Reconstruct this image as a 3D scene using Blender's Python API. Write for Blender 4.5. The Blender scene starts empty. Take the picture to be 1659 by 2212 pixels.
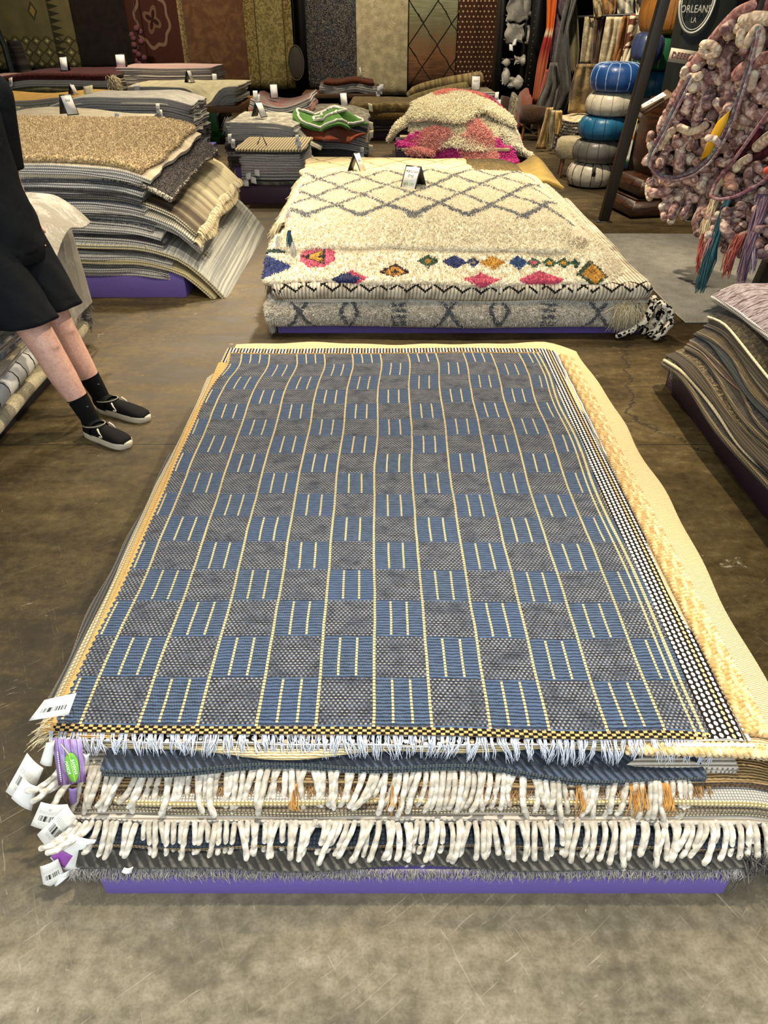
import bpy, math, random
import numpy as np
from mathutils import Vector, Matrix

random.seed(7)
rng = np.random.default_rng(7)
SC = bpy.context.scene
COL = SC.collection

# ------------------------------------------------------------------ camera
FPX, TH, HC = 1534.0, math.radians(35.3), 1.65
cam = bpy.data.cameras.new('camera')
cam.sensor_fit = 'VERTICAL'
cam.sensor_height = 24.0
cam.lens = FPX / 2212.0 * 24.0
cam.clip_start, cam.clip_end = 0.05, 100
co = bpy.data.objects.new('camera', cam)
COL.objects.link(co)
co.location = (0, 0, HC)
co.rotation_euler = (math.pi / 2 - TH, 0, 0)
SC.camera = co

# ------------------------------------------------------------------ world, lights, exposure
W = bpy.data.worlds.new('world')
SC.world = W
W.use_nodes = True
W.node_tree.nodes['Background'].inputs[0].default_value = (0.84, 0.92, 1.0, 1)
W.node_tree.nodes['Background'].inputs[1].default_value = 1.3
SC.view_settings.view_transform = 'Standard'
SC.view_settings.look = 'None'
SC.view_settings.gamma = 1
SC.view_settings.exposure = 0.75
SC.view_settings.use_curve_mapping = False


def spot(loc, aim, power, deg=80, blend=0.6, col=(1.0, 0.86, 0.66), size=0.09):
    l = bpy.data.lights.new('track_spot', 'SPOT')
    l.energy, l.color = power, col
    l.spot_size, l.spot_blend = math.radians(deg), blend
    l.shadow_soft_size = size
    o = bpy.data.objects.new('track_spot', l)
    COL.objects.link(o)
    o.location = loc
    d = Vector(aim) - Vector(loc)
    o.rotation_euler = d.to_track_quat('-Z', 'Y').to_euler()
    return o


spot((2.2, 3.9, 4.2), (0.35, 2.2, 0.2), 520, 66)
spot((0.3, 1.7, 4.3), (0.15, 0.20, 0.0), 560, 62, 0.9, (1, .94, .84))
spot((0.1, 6.9, 4.0), (0.55, 4.9, 0.4), 760, 70)
spot((-2.0, 6.0, 4.0), (-2.2, 5.2, 0.8), 330, 76)
spot((-0.9, 4.6, 4.1), (-1.6, 3.4, 0.6), 190, 80, 0.9, (1, 0.86, 0.66))
spot((-2.4, 9.6, 4.0), (-2.6, 8.6, 0.6), 330, 90)
spot((-0.6, 10.6, 4.0), (-0.8, 9.0, 0.5), 260, 80)
spot((1.2, 11.2, 4.0), (1.0, 10.2, 0.3), 420, 76)
spot((3.0, 6.0, 4.1), (2.4, 5.6, 0.4), 330, 76)
spot((1.5, 7.4, 4.2), (2.4, 8.8, 0.5), 480, 66, .8)
spot((1.9, 10.6, 4.2), (3.0, 12.2, 1.1), 620, 70, .8)
spot((-4.0, 13.2, 4.0), (-4.0, 13.0, 0.6), 420, 100)
spot((-0.4, 14.0, 4.0), (0.2, 14.0, 0.5), 260, 100)
spot((-5.0, 14.6, 4.1), (-5.2, 17.5, 1.2), 330, 100, 0.8)
spot((-2.2, 14.8, 4.1), (-2.2, 17.5, 1.2), 240, 90, 0.8)
spot((0.6, 15.0, 4.1), (0.7, 17.5, 1.2), 420, 90, 0.8)
spot((-0.8, 2.4, 4.2), (-1.9, 5.0, 0.5), 320, 56, 0.9, (1, .9, .76))  # added fill spot that brightens the front of the tall grey pile


# ------------------------------------------------------------------ pixel -> point in the room
def _ray(px, py):
    dx, dy = (px - 829.5) / FPX, (py - 1106) / FPX
    return Vector((dx, math.cos(TH) - dy * math.sin(TH), -math.sin(TH) - dy * math.cos(TH)))


def P(px, py, z=None, Y=None):
    r = _ray(px, py)
    t = (z - HC) / r.z if Y is None else Y / r.y
    return Vector((0, 0, HC)) + r * t


# ------------------------------------------------------------------ shader helpers
def hx(s):
    c = [int(s[i:i + 2], 16) / 255 for i in (0, 2, 4)]
    return tuple(x / 12.92 if x <= 0.04045 else ((x + 0.055) / 1.055) ** 2.4 for x in c) + (1,)


class S:
    def __init__(s, g, k): s.g, s.k = g, k
    def __add__(s, o): return s.g.m('ADD', s, o)
    def __radd__(s, o): return s.g.m('ADD', o, s)
    def __sub__(s, o): return s.g.m('SUBTRACT', s, o)
    def __rsub__(s, o): return s.g.m('SUBTRACT', o, s)
    def __mul__(s, o): return s.g.m('MULTIPLY', s, o)
    def __rmul__(s, o): return s.g.m('MULTIPLY', o, s)
    def __truediv__(s, o): return s.g.m('DIVIDE', s, o)
    def __lt__(s, o): return s.g.m('LESS_THAN', s, o)
    def __gt__(s, o): return s.g.m('GREATER_THAN', s, o)
    def abs(s): return s.g.m('ABSOLUTE', s)
    def floor(s): return s.g.m('FLOOR', s)
    def frac(s): return s.g.m('FRACT', s)
    def sin(s): return s.g.m('SINE', s)
    def mod(s, o): return s.g.m('FLOORED_MODULO', s, o)
    def min(s, o): return s.g.m('MINIMUM', s, o)
    def max(s, o): return s.g.m('MAXIMUM', s, o)
    def pow(s, o): return s.g.m('POWER', s, o)
    def ss(s, a, b): return s.g.ss(s, a, b)


class G:
    def __init__(g, name):
        g.mat = bpy.data.materials.new(name)
        g.mat.use_nodes = True
        g.t = g.mat.node_tree
        g.b = g.t.nodes['Principled BSDF']

    def put(g, sock, v):
        if isinstance(v, S): g.t.links.new(v.k, sock)
        elif v is not None: sock.default_value = v

    def node(g, t): return g.t.nodes.new(t)

    def m(g, op, a, b=None, c=None):
        n = g.node('ShaderNodeMath'); n.operation = op
        g.put(n.inputs[0], a); g.put(n.inputs[1], b); g.put(n.inputs[2], c)
        return S(g, n.outputs[0])

    def ss(g, x, a, b):
        n = g.node('ShaderNodeMapRange'); n.interpolation_type = 'SMOOTHSTEP'
        g.put(n.inputs[0], x); n.inputs[1].default_value = a; n.inputs[2].default_value = b
        return S(g, n.outputs[0])

    def uv(g):
        n = g.node('ShaderNodeUVMap'); s = g.node('ShaderNodeSeparateXYZ')
        g.t.links.new(n.outputs[0], s.inputs[0])
        return S(g, s.outputs[0]), S(g, s.outputs[1])

    def obj(g):
        n = g.node('ShaderNodeTexCoord'); s = g.node('ShaderNodeSeparateXYZ')
        g.t.links.new(n.outputs['Object'], s.inputs[0])
        return [S(g, s.outputs[i]) for i in range(3)]

    def rnd(g):
        return S(g, g.node('ShaderNodeObjectInfo').outputs['Random'])

    def vec(g, x, y, z=0.0):
        n = g.node('ShaderNodeCombineXYZ')
        for i, v in enumerate((x, y, z)): g.put(n.inputs[i], v)
        return S(g, n.outputs[0])

    def noise(g, v, scale, detail=2.0, rough=0.5, dist=0.0):
        n = g.node('ShaderNodeTexNoise')
        g.put(n.inputs['Vector'], v); g.put(n.inputs['Scale'], scale)
        n.inputs['Detail'].default_value = detail; n.inputs['Roughness'].default_value = rough
        n.inputs['Distortion'].default_value = dist
        return S(g, n.outputs[0])

    def voro(g, v, scale, feat='F1', out=0):
        n = g.node('ShaderNodeTexVoronoi'); n.feature = feat
        g.put(n.inputs['Vector'], v); n.inputs['Scale'].default_value = scale
        return S(g, n.outputs[out])

    def mix(g, f, a, b):
        n = g.node('ShaderNodeMix'); n.data_type = 'RGBA'
        g.put(n.inputs[0], f)
        g.put(n.inputs[6], hx(a) if isinstance(a, str) else a)
        g.put(n.inputs[7], hx(b) if isinstance(b, str) else b)
        return S(g, n.outputs[2])

    def ramp(g, f, stops):
        n = g.node('ShaderNodeValToRGB'); g.put(n.inputs[0], f)
        e = n.color_ramp.elements
        while len(e) < len(stops): e.new(0.5)
        for el, (p, c) in zip(e, stops): el.position, el.color = p, hx(c)
        return S(g, n.outputs[0])

    def out(g, col, rough=0.9, bump=None, dist=0.004, strength=1.0, metal=0.0, sheen=0.0, spec=None, alpha=None):
        g.put(g.b.inputs['Base Color'], hx(col) if isinstance(col, str) else col)
        g.put(g.b.inputs['Roughness'], rough)
        g.b.inputs['Metallic'].default_value = metal
        g.b.inputs['Sheen Weight'].default_value = sheen
        g.b.inputs['Specular IOR Level'].default_value = (0.15 if g_rough(rough) else 0.5) if spec is None else spec
        if bump is not None:
            n = g.node('ShaderNodeBump')
            n.inputs['Strength'].default_value = strength; n.inputs['Distance'].default_value = dist
            g.put(n.inputs['Height'], bump)
            g.t.links.new(n.outputs[0], g.b.inputs['Normal'])
        return g.mat


def g_rough(r): return not isinstance(r, S) and r > 0.8


MATS = {}


def plain(name, col, rough=0.6, metal=0.0, var=0.12, scale=30, bump=0.0):
    if name in MATS: return MATS[name]
    g = G(name); x, y, z = g.obj()
    n = g.noise(g.vec(x, y, z), scale, 3)
    c = hx(col); d = tuple(v * (1 - var) for v in c[:3]) + (1,)
    m = g.out(g.mix(n, c, d), rough, n if bump else None, bump or 0.001, metal=metal)
    MATS[name] = m
    return m


def fab(c1, c2=None, kind='heather', sc=1.0, pitch=0.012):
    """woven or piled cloth: c1 main colour, c2 second colour; kind chooses the weave"""
    key = ('fab', c1, c2, kind, sc, pitch)
    if key in MATS: return MATS[key]
    c2 = c2 or c1
    g = G('cloth_%s_%s' % (kind, c1)); u, v = g.uv()
    r = g.rnd()
    p = g.vec(u, v, r * 9.0)
    n = g.noise(p, 160 / sc, 2); big = g.noise(p, 9 / sc, 3)
    if kind == 'heather':
        f = (n * 0.75 + big * 0.45).ss(0.42, 0.78); h = n
    elif kind == 'stripe':      # broad stripes along the length
        a = g.noise(g.vec(u * 0.0, v * 14.0 / sc, r * 9.0), 1.0, 3); f = (a + (n - 0.5) * 0.35).ss(0.4, 0.6); h = n
    elif kind == 'cross':       # stripes across
        a = g.noise(g.vec(u * 14.0 / sc, v * 0.0, r * 9.0), 1.0, 3); f = (a + (n - 0.5) * 0.35).ss(0.4, 0.6); h = n
    elif kind == 'rib':
        a = (u * (math.pi / pitch)).sin().abs(); f = (a * 0.8 + n * 0.4).ss(0.3, 0.9); h = a
    elif kind == 'rib_v':
        a = (v * (math.pi / pitch)).sin().abs(); f = (a * 0.8 + n * 0.4).ss(0.3, 0.9); h = a
    elif kind == 'knit':
        a = (u * (math.pi / pitch)).sin(); b = (v * (math.pi / pitch)).sin()
        h = (a * b).abs(); f = (h * 0.9 + n * 0.35).ss(0.25, 0.95)
    elif kind == 'distress':
        a = g.noise(p, 14 / sc, 6, 0.65, 0.6); f = (a + (n - 0.5) * 0.25).ss(0.44, 0.62); h = n
    elif kind == 'persian':
        a = g.voro(p, 16 / sc, 'F1', 0); b = (a * 24.0).sin(); c = g.noise(p, 30 / sc, 3, 0.5, 1.4)
        f = (b * 0.3 + c).ss(0.42, 0.66); h = n
    elif kind == 'fleck':
        a = g.noise(p, 55 / sc, 2, 0.5, 0.8); f = (a + (n - 0.5) * 0.4).ss(0.47, 0.62); h = n
    elif kind == 'twill':
        a = ((u * 1.0 + v * 0.7) * (math.pi / pitch)).sin(); b = (v * (math.pi / (pitch * 3.2)) + big * 6.0).sin()
        f = (a * 0.3 + b * 0.25 + n * 0.5).ss(0.1, 0.7); h = a
    m = g.out(g.mix(f, c2, c1), 0.95, h, 0.003, 0.8, sheen=0.15)
    MATS[key] = m
    return m


# ------------------------------------------------------------------ mesh helpers
def mk(name, V, Q, mats, UV=None, MI=None, smooth=True):
    V = np.asarray(V, dtype=np.float32); Q = np.asarray(Q, dtype=np.int32)
    me = bpy.data.meshes.new(name)
    k = Q.shape[1]
    me.vertices.add(len(V)); me.vertices.foreach_set('co', V.ravel())
    me.loops.add(Q.size); me.loops.foreach_set('vertex_index', Q.ravel())
    me.polygons.add(len(Q))
    me.polygons.foreach_set('loop_start', np.arange(0, Q.size, k, dtype=np.int32))
    if smooth: me.polygons.foreach_set('use_smooth', np.ones(len(Q), dtype=bool))
    if not isinstance(mats, (list, tuple)): mats = [mats]
    for m in mats: me.materials.append(m)
    if MI is not None: me.polygons.foreach_set('material_index', np.asarray(MI, dtype=np.int32))
    if UV is not None:
        l = me.uv_layers.new(name='UVMap')
        l.data.foreach_set('uv', np.asarray(UV, dtype=np.float32)[Q.ravel()].ravel())
    me.update(calc_edges=True)
    return me


def link(name, me, parent=None):
    """parts keep room coordinates; a top-level mesh gets its origin at its base"""
    o = bpy.data.objects.new(name, me)
    COL.objects.link(o)
    if parent is not None:
        o.parent = parent
        o.matrix_parent_inverse = Matrix.Translation(-parent.location)
    else:
        n = len(me.vertices); V = np.empty(n * 3, dtype=np.float32)
        me.vertices.foreach_get('co', V); V = V.reshape(-1, 3)
        c = np.array([(V[:, 0].min() + V[:, 0].max()) / 2, (V[:, 1].min() + V[:, 1].max()) / 2, V[:, 2].min()], dtype=np.float32)
        me.vertices.foreach_set('co', (V - c).ravel()); me.update()
        o.location = Vector([float(t) for t in c])
    return o


def tag(o, label=None, cat=None, group=None, kind=None):
    if label: o['label'] = label
    if cat: o['category'] = cat
    if group: o['group'] = group
    if kind: o['kind'] = kind
    return o


def empty(name, loc, label=None, cat=None, group=None):
    o = bpy.data.objects.new(name, None)
    COL.objects.link(o); o.location = loc; o.empty_display_size = 0.1
    return tag(o, label, cat, group)


class MB:
    """collects quads (triangles repeat a corner is avoided: all quads)"""
    def __init__(s): s.V, s.Q, s.U, s.M, s.n = [], [], [], [], 0

    def add(s, V, Q, U=None, m=0):
        V = np.asarray(V, float).reshape(-1, 3); Q = np.asarray(Q, int).reshape(-1, 4)
        s.V.append(V); s.Q.append(Q + s.n); s.n += len(V)
        s.U.append(np.zeros((len(V), 2)) if U is None else np.asarray(U, float))
        s.M.append(np.full(len(Q), m)); return s

    def box(s, a, b, m=0, R=None, c=None):
        x0, y0, z0 = a; x1, y1, z1 = b
        V = np.array([[x0, y0, z0], [x1, y0, z0], [x1, y1, z0], [x0, y1, z0], [x0, y0, z1], [x1, y0, z1], [x1, y1, z1], [x0, y1, z1]], float)
        if R is not None:
            c = np.array(c if c is not None else V.mean(0)); V = (V - c) @ np.array(R).T + c
        return s.add(V, [[0, 3, 2, 1], [4, 5, 6, 7], [0, 1, 5, 4], [1, 2, 6, 5], [2, 3, 7, 6], [3, 0, 4, 7]], V[:, [0, 2]], m)

    def tube(s, pts, rad, sides=8, m=0, caps=True, flat=1.0):
        pts = np.asarray(pts, float); K = len(pts)
        r = np.full(K, rad, float) if np.isscalar(rad) else np.asarray(rad, float)
        if caps:
            t0 = pts[0] - pts[1]; t0 /= np.linalg.norm(t0) + 1e-9
            t1 = pts[-1] - pts[-2]; t1 /= np.linalg.norm(t1) + 1e-9
            pts = np.vstack([pts[0] + t0 * r[0] * .75, pts[0] + t0 * r[0] * .5, pts, pts[-1] + t1 * r[-1] * .5, pts[-1] + t1 * r[-1] * .75])
            r = np.concatenate([[r[0] * .05, r[0] * .7], r, [r[-1] * .7, r[-1] * .05]]); K += 4
        T = np.gradient(pts, axis=0); T /= np.linalg.norm(T, axis=1)[:, None] + 1e-9
        up = np.array([0, 0, 1.0]) if abs(T[:, 2]).mean() < 0.8 else np.array([0, 1.0, 0])
        A = np.cross(T, up); A /= np.linalg.norm(A, axis=1)[:, None] + 1e-9
        B = np.cross(A, T)
        a = np.linspace(0, 2 * np.pi, sides, endpoint=False)
        V = pts[:, None] + r[:, None, None] * (np.cos(a)[None, :, None] * A[:, None] + flat * np.sin(a)[None, :, None] * B[:, None])
        i = np.arange(K - 1)[:, None]; j = np.arange(sides)[None]
        Q = np.stack([i * sides + j, i * sides + (j + 1) % sides, (i + 1) * sides + (j + 1) % sides, (i + 1) * sides + j], -1).reshape(-1, 4)
        L = np.concatenate([[0], np.cumsum(np.linalg.norm(np.diff(pts, axis=0), axis=1))])
        U = np.stack([np.repeat(L[:, None], sides, 1), np.repeat((a / 6.283)[None], K, 0) * 0.05], -1).reshape(-1, 2)
        return s.add(V.reshape(-1, 3), Q, U, m)

    def loft(s, rings, m=0, caps=True):
        """rings: K x N x 3, closed loops"""
        R = np.asarray(rings, float); K, N = R.shape[:2]
        if caps:
            R = np.concatenate([R[:1] * 0 + R[:1].mean(1, keepdims=True), R, R[-1:] * 0 + R[-1:].mean(1, keepdims=True)]); K += 2
        i = np.arange(K - 1)[:, None]; j = np.arange(N)[None]
        Q = np.stack([i * N + j, i * N + (j + 1) % N, (i + 1) * N + (j + 1) % N, (i + 1) * N + j], -1).reshape(-1, 4)
        U = np.stack([np.repeat(np.arange(K)[:, None] / K, N, 1), np.repeat(np.arange(N)[None] / N, K, 0)], -1).reshape(-1, 2)
        return s.add(R.reshape(-1, 3), Q, U, m)

    def get(s, name, mats, smooth=True):
        return mk(name, np.concatenate(s.V), np.concatenate(s.Q), mats, np.concatenate(s.U), np.concatenate(s.M), smooth)

    def build(s, name, mats, parent=None, smooth=True):
        return link(name, s.get(name, mats, smooth), parent)


def bevelled(o, w=0.004, seg=2):
    b = o.modifiers.new('bevel', 'BEVEL'); b.width, b.segments, b.limit_method = w, seg, 'ANGLE'
    return o


ROUND = ([(0, 0), (.28, .06), (.46, .28), (.5, .5), (.46, .72), (.28, .94), (0, 1)], [0] * 6)
PLIES = ([(0, 0), (.14, .04), (.2, .2), (.14, .42), (-.12, .5), (.14, .58), (.2, .8), (.14, .96), (0, 1)], [0, 1, 1, 0, 0, 1, 1, 0])
BOUND = ([(0, 0), (.3, .1), (.4, .5), (.3, .9), (0, 1)], [1] * 4)
FOLDED = ([(0, 0), (.3, .05), (.46, .25), (.5, .5), (.46, .75), (.3, .95), (0, 1)], [0] * 6)
REG = {}


def slab_mesh(name, T, thick, mats, UV, rim=ROUND):
    """thick cloth from a grid T (nv x nu x 3) of its upper face"""
    nv, nu = T.shape[:2]
    du = np.gradient(T, axis=1); dv = np.gradient(T, axis=0)
    N = np.cross(du, dv); N /= np.linalg.norm(N, axis=2)[..., None] + 1e-9
    th = thick if np.isscalar(thick) else np.asarray(thick)[..., None]
    Bm = T - N * th
    idx = np.arange(nv * nu).reshape(nv, nu)
    q = np.stack([idx[:-1, :-1], idx[:-1, 1:], idx[1:, 1:], idx[1:, :-1]], -1).reshape(-1, 4)
    n0 = nv * nu
    loop = np.concatenate([idx[0, :], idx[1:, -1], idx[-1, -2::-1], idx[-2:0:-1, 0]])
    inn = idx.copy()
    c = np.clip
    ii, jj = np.divmod(loop, nu)
    i2, j2 = c(ii, 1, nv - 2), c(jj, 1, nu - 2)
    Tf, Bf, Nf, Uf = T.reshape(-1, 3), Bm.reshape(-1, 3), N.reshape(-1, 3), UV.reshape(-1, 2)
    o = Tf[loop] - T[i2, j2]
    o -= (o * Nf[loop]).sum(1)[:, None] * Nf[loop]
    o /= np.linalg.norm(o, axis=1)[:, None] + 1e-9
    ou = Uf[loop] - UV[i2, j2]; ou /= np.linalg.norm(ou, axis=1)[:, None] + 1e-9
    thl = thick if np.isscalar(thick) else np.asarray(thick).ravel()[loop][:, None]
    V = [Tf, Bf]; U = [Uf, Uf]; Q = [q, (q + n0)[:, ::-1]]; MI = [np.zeros(len(q)), np.ones(len(q))]
    prof, pm = rim
    Lp = len(loop); base = 2 * n0; rings = [loop]
    arc = 0.0
    for k, (a, b) in enumerate(prof):
        if k: arc += math.hypot(a - prof[k - 1][0], b - prof[k - 1][1])
        if 0 < k < len(prof) - 1:
            V.append(Tf[loop] * (1 - b) + Bf[loop] * b + o * a * thl); U.append(Uf[loop] + ou * arc * thl)
            rings.append(base + np.arange(Lp)); base += Lp
    rings.append(loop + n0)
    for k in range(len(rings) - 1):
        a, b = rings[k], rings[k + 1]
        Q.append(np.stack([np.roll(a, -1), a, b, np.roll(b, -1)], -1)); MI.append(np.full(Lp, pm[k]))
    V, U, Q, MI = np.concatenate(V), np.concatenate(U), np.concatenate(Q), np.concatenate(MI)
    if not isinstance(mats, (list, tuple)): mats = [mats, mats]
    me = mk(name, V, Q, list(mats), U, MI)
    REG[me.name] = (V, Q, U)
    return me


def waves(seed, amp, f=3.0):
    r = random.Random(seed)
    k = [(r.uniform(.5, 1) * amp / (i + 1), r.uniform(.6, 1.4) * f * (i + 1), r.uniform(-1, 1) * f * (i + 1), r.uniform(0, 6.28)) for i in range(3)]
    return lambda x, y: sum(a * np.sin(fx * x + fy * y + p) for a, fx, fy, p in k)


def grid(x0, x1, y0, y1, nu, nv, seed=0, jit=0.006):
    u = np.linspace(0, 1, nu); v = np.linspace(0, 1, nv)
    U, Vv = np.meshgrid(u, v)
    w = [waves(seed * 7 + i, jit, 9.0) for i in range(4)]
    L = x0 + w[0](v, v * 0); Rr = x1 + w[1](v, v * 0); Bt = y0 + w[2](u, u * 0); Tp = y1 + w[3](u, u * 0)
    X = L[:, None] * (1 - U) + Rr[:, None] * U
    Y = Bt[None] * (1 - Vv) + Tp[None] * Vv
    return X, Y


def rot2(X, Y, c, a):
    ca, sa = math.cos(a), math.sin(a)
    return c[0] + (X - c[0]) * ca - (Y - c[1]) * sa, c[1] + (X - c[0]) * sa + (Y - c[1]) * ca


def rug(name, x0, x1, y0, y1, z, t, mats, label, cat='rug', group=None, zfun=None, rim=PLIES, nu=26, nv=26, seed=None, jit=0.006, rot=0.0, parent=None, pivot=None):
    seed = random.randint(0, 9999) if seed is None else seed
    X, Y = grid(x0, x1, y0, y1, nu, nv, seed, jit)
    Z = z + t + (zfun(X, Y) if zfun else 0 * X)
    UV = np.stack([X - x0, Y - y0], -1)
    if rot: X, Y = rot2(X, Y, pivot or ((x0 + x1) / 2, (y0 + y1) / 2), rot)
    me = slab_mesh(name, np.stack([X, Y, Z], -1), t, mats, UV, rim)
    o = link(name, me, parent)
    o['_m'] = me.name
    if parent is None: tag(o, label, cat, group)
    return o


def reg(o): return REG[o['_m']]


ORD = ['top', '2nd', '3rd'] + ['%dth' % i for i in range(4, 40)]


def stack(layers, x0, x1, y0, y1, z0, where, group, zfun=None, rot=0.0, nu=22, nv=20, jit=0.008, seed=1, amp=0.006):
    """layers bottom to top: dict(t, m, d description, e=(dx0,dx1,dy0,dy1), rim, extra z function)"""
    w = waves(seed, amp, 3.2)
    z = z0; out = []; n = len(layers)
    for i, l in enumerate(layers):
        e = l.get('e') or [random.uniform(-.02, .02) for _ in range(4)]
        k = n - 1 - i
        d = l['d'] + (', top of ' if k == 0 else ', %s from top of ' % ORD[k]) + where
        f = l.get('f')
        zf = lambda X, Y, f=f: (zfun(X, Y) if zfun else 0) + w(X, Y) + (f(X, Y) if f else 0)
        o = rug('rug', x0 + e[0], x1 + e[1], y0 + e[2], y1 + e[3], z, l['t'], l['m'], d, 'rug', group, zf, l.get('rim', PLIES), nu, nv, seed * 100 + i, l.get('jit', jit), rot, pivot=((x0 + x1) / 2, (y0 + y1) / 2))
        o['layer_z'] = z + l['t']
        out.append(o); z += l['t']
    return out, z


def strands(name, Pts, rad, mat, parent, sides=3, stuff=True, UV=None, taper=True):
    """Pts: N x K x 3 curves joined into one mesh"""
    Pts = np.asarray(Pts, float); N, K = Pts.shape[:2]
    r = np.broadcast_to(np.asarray(rad, float).reshape(-1, 1) if np.ndim(rad) else np.full((1, 1), rad), (N, K)).copy()
    if taper: r[:, -1] *= 0.35
    T = np.gradient(Pts, axis=1); T /= np.linalg.norm(T, axis=2)[..., None] + 1e-9
    up = np.array([0.31, 0.87, 0.38]); A = np.cross(T, up); A /= np.linalg.norm(A, axis=2)[..., None] + 1e-9
    B = np.cross(A, T)
    a = np.linspace(0, 2 * np.pi, sides, endpoint=False)
    V = Pts[:, :, None] + r[:, :, None, None] * (np.cos(a)[None, None, :, None] * A[:, :, None] + np.sin(a)[None, None, :, None] * B[:, :, None])
    n = np.arange(N)[:, None, None]; i = np.arange(K - 1)[None, :, None]; j = np.arange(sides)[None, None]
    f = lambda ii, jj: (n * K + ii) * sides + jj % sides
    Q = np.stack([f(i, j), f(i, j + 1), f(i + 1, j + 1), f(i + 1, j)], -1).reshape(-1, 4)
    if UV is None: U = np.stack([np.broadcast_to(np.arange(K)[None, :, None] * .01, (N, K, sides)), np.broadcast_to(n * .013, (N, K, sides))], -1)
    else: U = np.broadcast_to(np.asarray(UV)[:, None, None, :], (N, K, sides, 2))
    me = mk(name, V.reshape(-1, 3), Q, mat, U.reshape(-1, 2))
    o = link(name, me, parent)
    if stuff: o['kind'] = 'stuff'
    return o


def pile(o, n, length, rad, mat, lean=0.6, mask=None, name='pile', sides=3, curl=0.35):
    """short tufts growing on a cloth"""
    V, Q, U = reg(o)
    p = V[Q]; c = p.mean(1); nn = np.cross(p[:, 1] - p[:, 0], p[:, 3] - p[:, 0]); ar = np.linalg.norm(nn, axis=1); nn /= ar[:, None] + 1e-9
    w = ar.copy()
    w[nn[:, 2] < -0.35] = 0
    if mask is not None: w *= mask(c, nn)
    f = rng.choice(len(Q), n, p=w / w.sum())
    a, b = rng.random(n)[:, None], rng.random(n)[:, None]
    bil = lambda X: (X[:, 0] * (1 - a) + X[:, 1] * a) * (1 - b) + (X[:, 3] * (1 - a) + X[:, 2] * a) * b
    R = bil(p[f]); uv = bil(U[Q[f]])
    d = nn[f] + rng.normal(0, lean, (n, 3)) * 0.6; d /= np.linalg.norm(d, axis=1)[:, None]
    L = length * rng.uniform(.6, 1.25, n)[:, None]
    side = np.cross(d, rng.normal(0, 1, (n, 3))); side /= np.linalg.norm(side, axis=1)[:, None]
    Pm = R + d * L * .55 + side * L * curl * .3; Pe = R + d * L * .9 + side * L * curl - np.array([0, 0, 1]) * L * .15
    return strands(name, np.stack([R - d * L * .1, Pm, Pe], 1), rad, mat, o, sides, True, uv)


PURPLE = None


def purple(name, c):
    g = G(name); x, y, z = g.obj(); v = g.vec(x, y, z)
    n = g.noise(v, 6, 4); s = g.noise(g.vec(x * 4.0, y * 4.0, z * 60.0), 3, 3); chip = g.noise(v, 45, 2).ss(.74, .78)
    col = g.mix(n, c, tuple(t * .8 for t in hx(c)[:3]) + (1,))
    return g.out(g.mix(chip * 0.5, col, '8d7fb0'), .55, s, .0008)


M_PURP = purple('purple_paint', '66559a')
M_PURPD = purple('dark_plum_paint', '432a3c')


def plinth(x0, x1, y0, y1, h, label, mat, rot=0.0, board=0.02):
    o = empty('plinth', ((x0 + x1) / 2, (y0 + y1) / 2, 0), label, 'plinth')
    R = Matrix.Rotation(rot, 3, 'Z') if rot else None
    c = ((x0 + x1) / 2, (y0 + y1) / 2, 0)
    for n, a, b in (('side_board', (x0, y0, 0), (x1, y0 + board, h - .012)), ('side_board', (x0, y1 - board, 0), (x1, y1, h - .012)),
                    ('end_board', (x0, y0 + board + .001, 0), (x0 + board, y1 - board - .001, h - .012)), ('end_board', (x1 - board, y0 + board + .001, 0), (x1, y1 - board - .001, h - .012)),
                    ('top_board', (x0, y0, h - .0115), (x1, y1, h))):
        bevelled(MB().box(a, b, 0, R, c).build(n, mat, o, False), .003)
    return o


def text_mesh(txt, size):
    cu = bpy.data.curves.new('lettering', 'FONT'); cu.body = txt; cu.size = size; cu.align_x = 'CENTER'; cu.align_y = 'CENTER'; cu.extrude = size * .015; cu.resolution_u = 2
    o = bpy.data.objects.new('lettering', cu); COL.objects.link(o)
    me = bpy.data.meshes.new_from_object(o)
    bpy.data.objects.remove(o); bpy.data.curves.remove(cu)
    return me


def text(txt, size, M, mat, parent, xs=1.0):
    me = text_mesh(txt, size); me.materials.clear(); me.materials.append(mat)
    me.transform(M @ Matrix.Diagonal((xs, 1, 1, 1)))
    return link('lettering', me, parent)


def frame(o, x, y):
    """matrix with origin o, x axis x, in-plane y"""
    x = Vector(x).normalized(); z = x.cross(Vector(y)).normalized(); y = z.cross(x)
    M = Matrix((x, y, z)).transposed().to_4x4(); M.translation = Vector(o)
    return M


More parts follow.
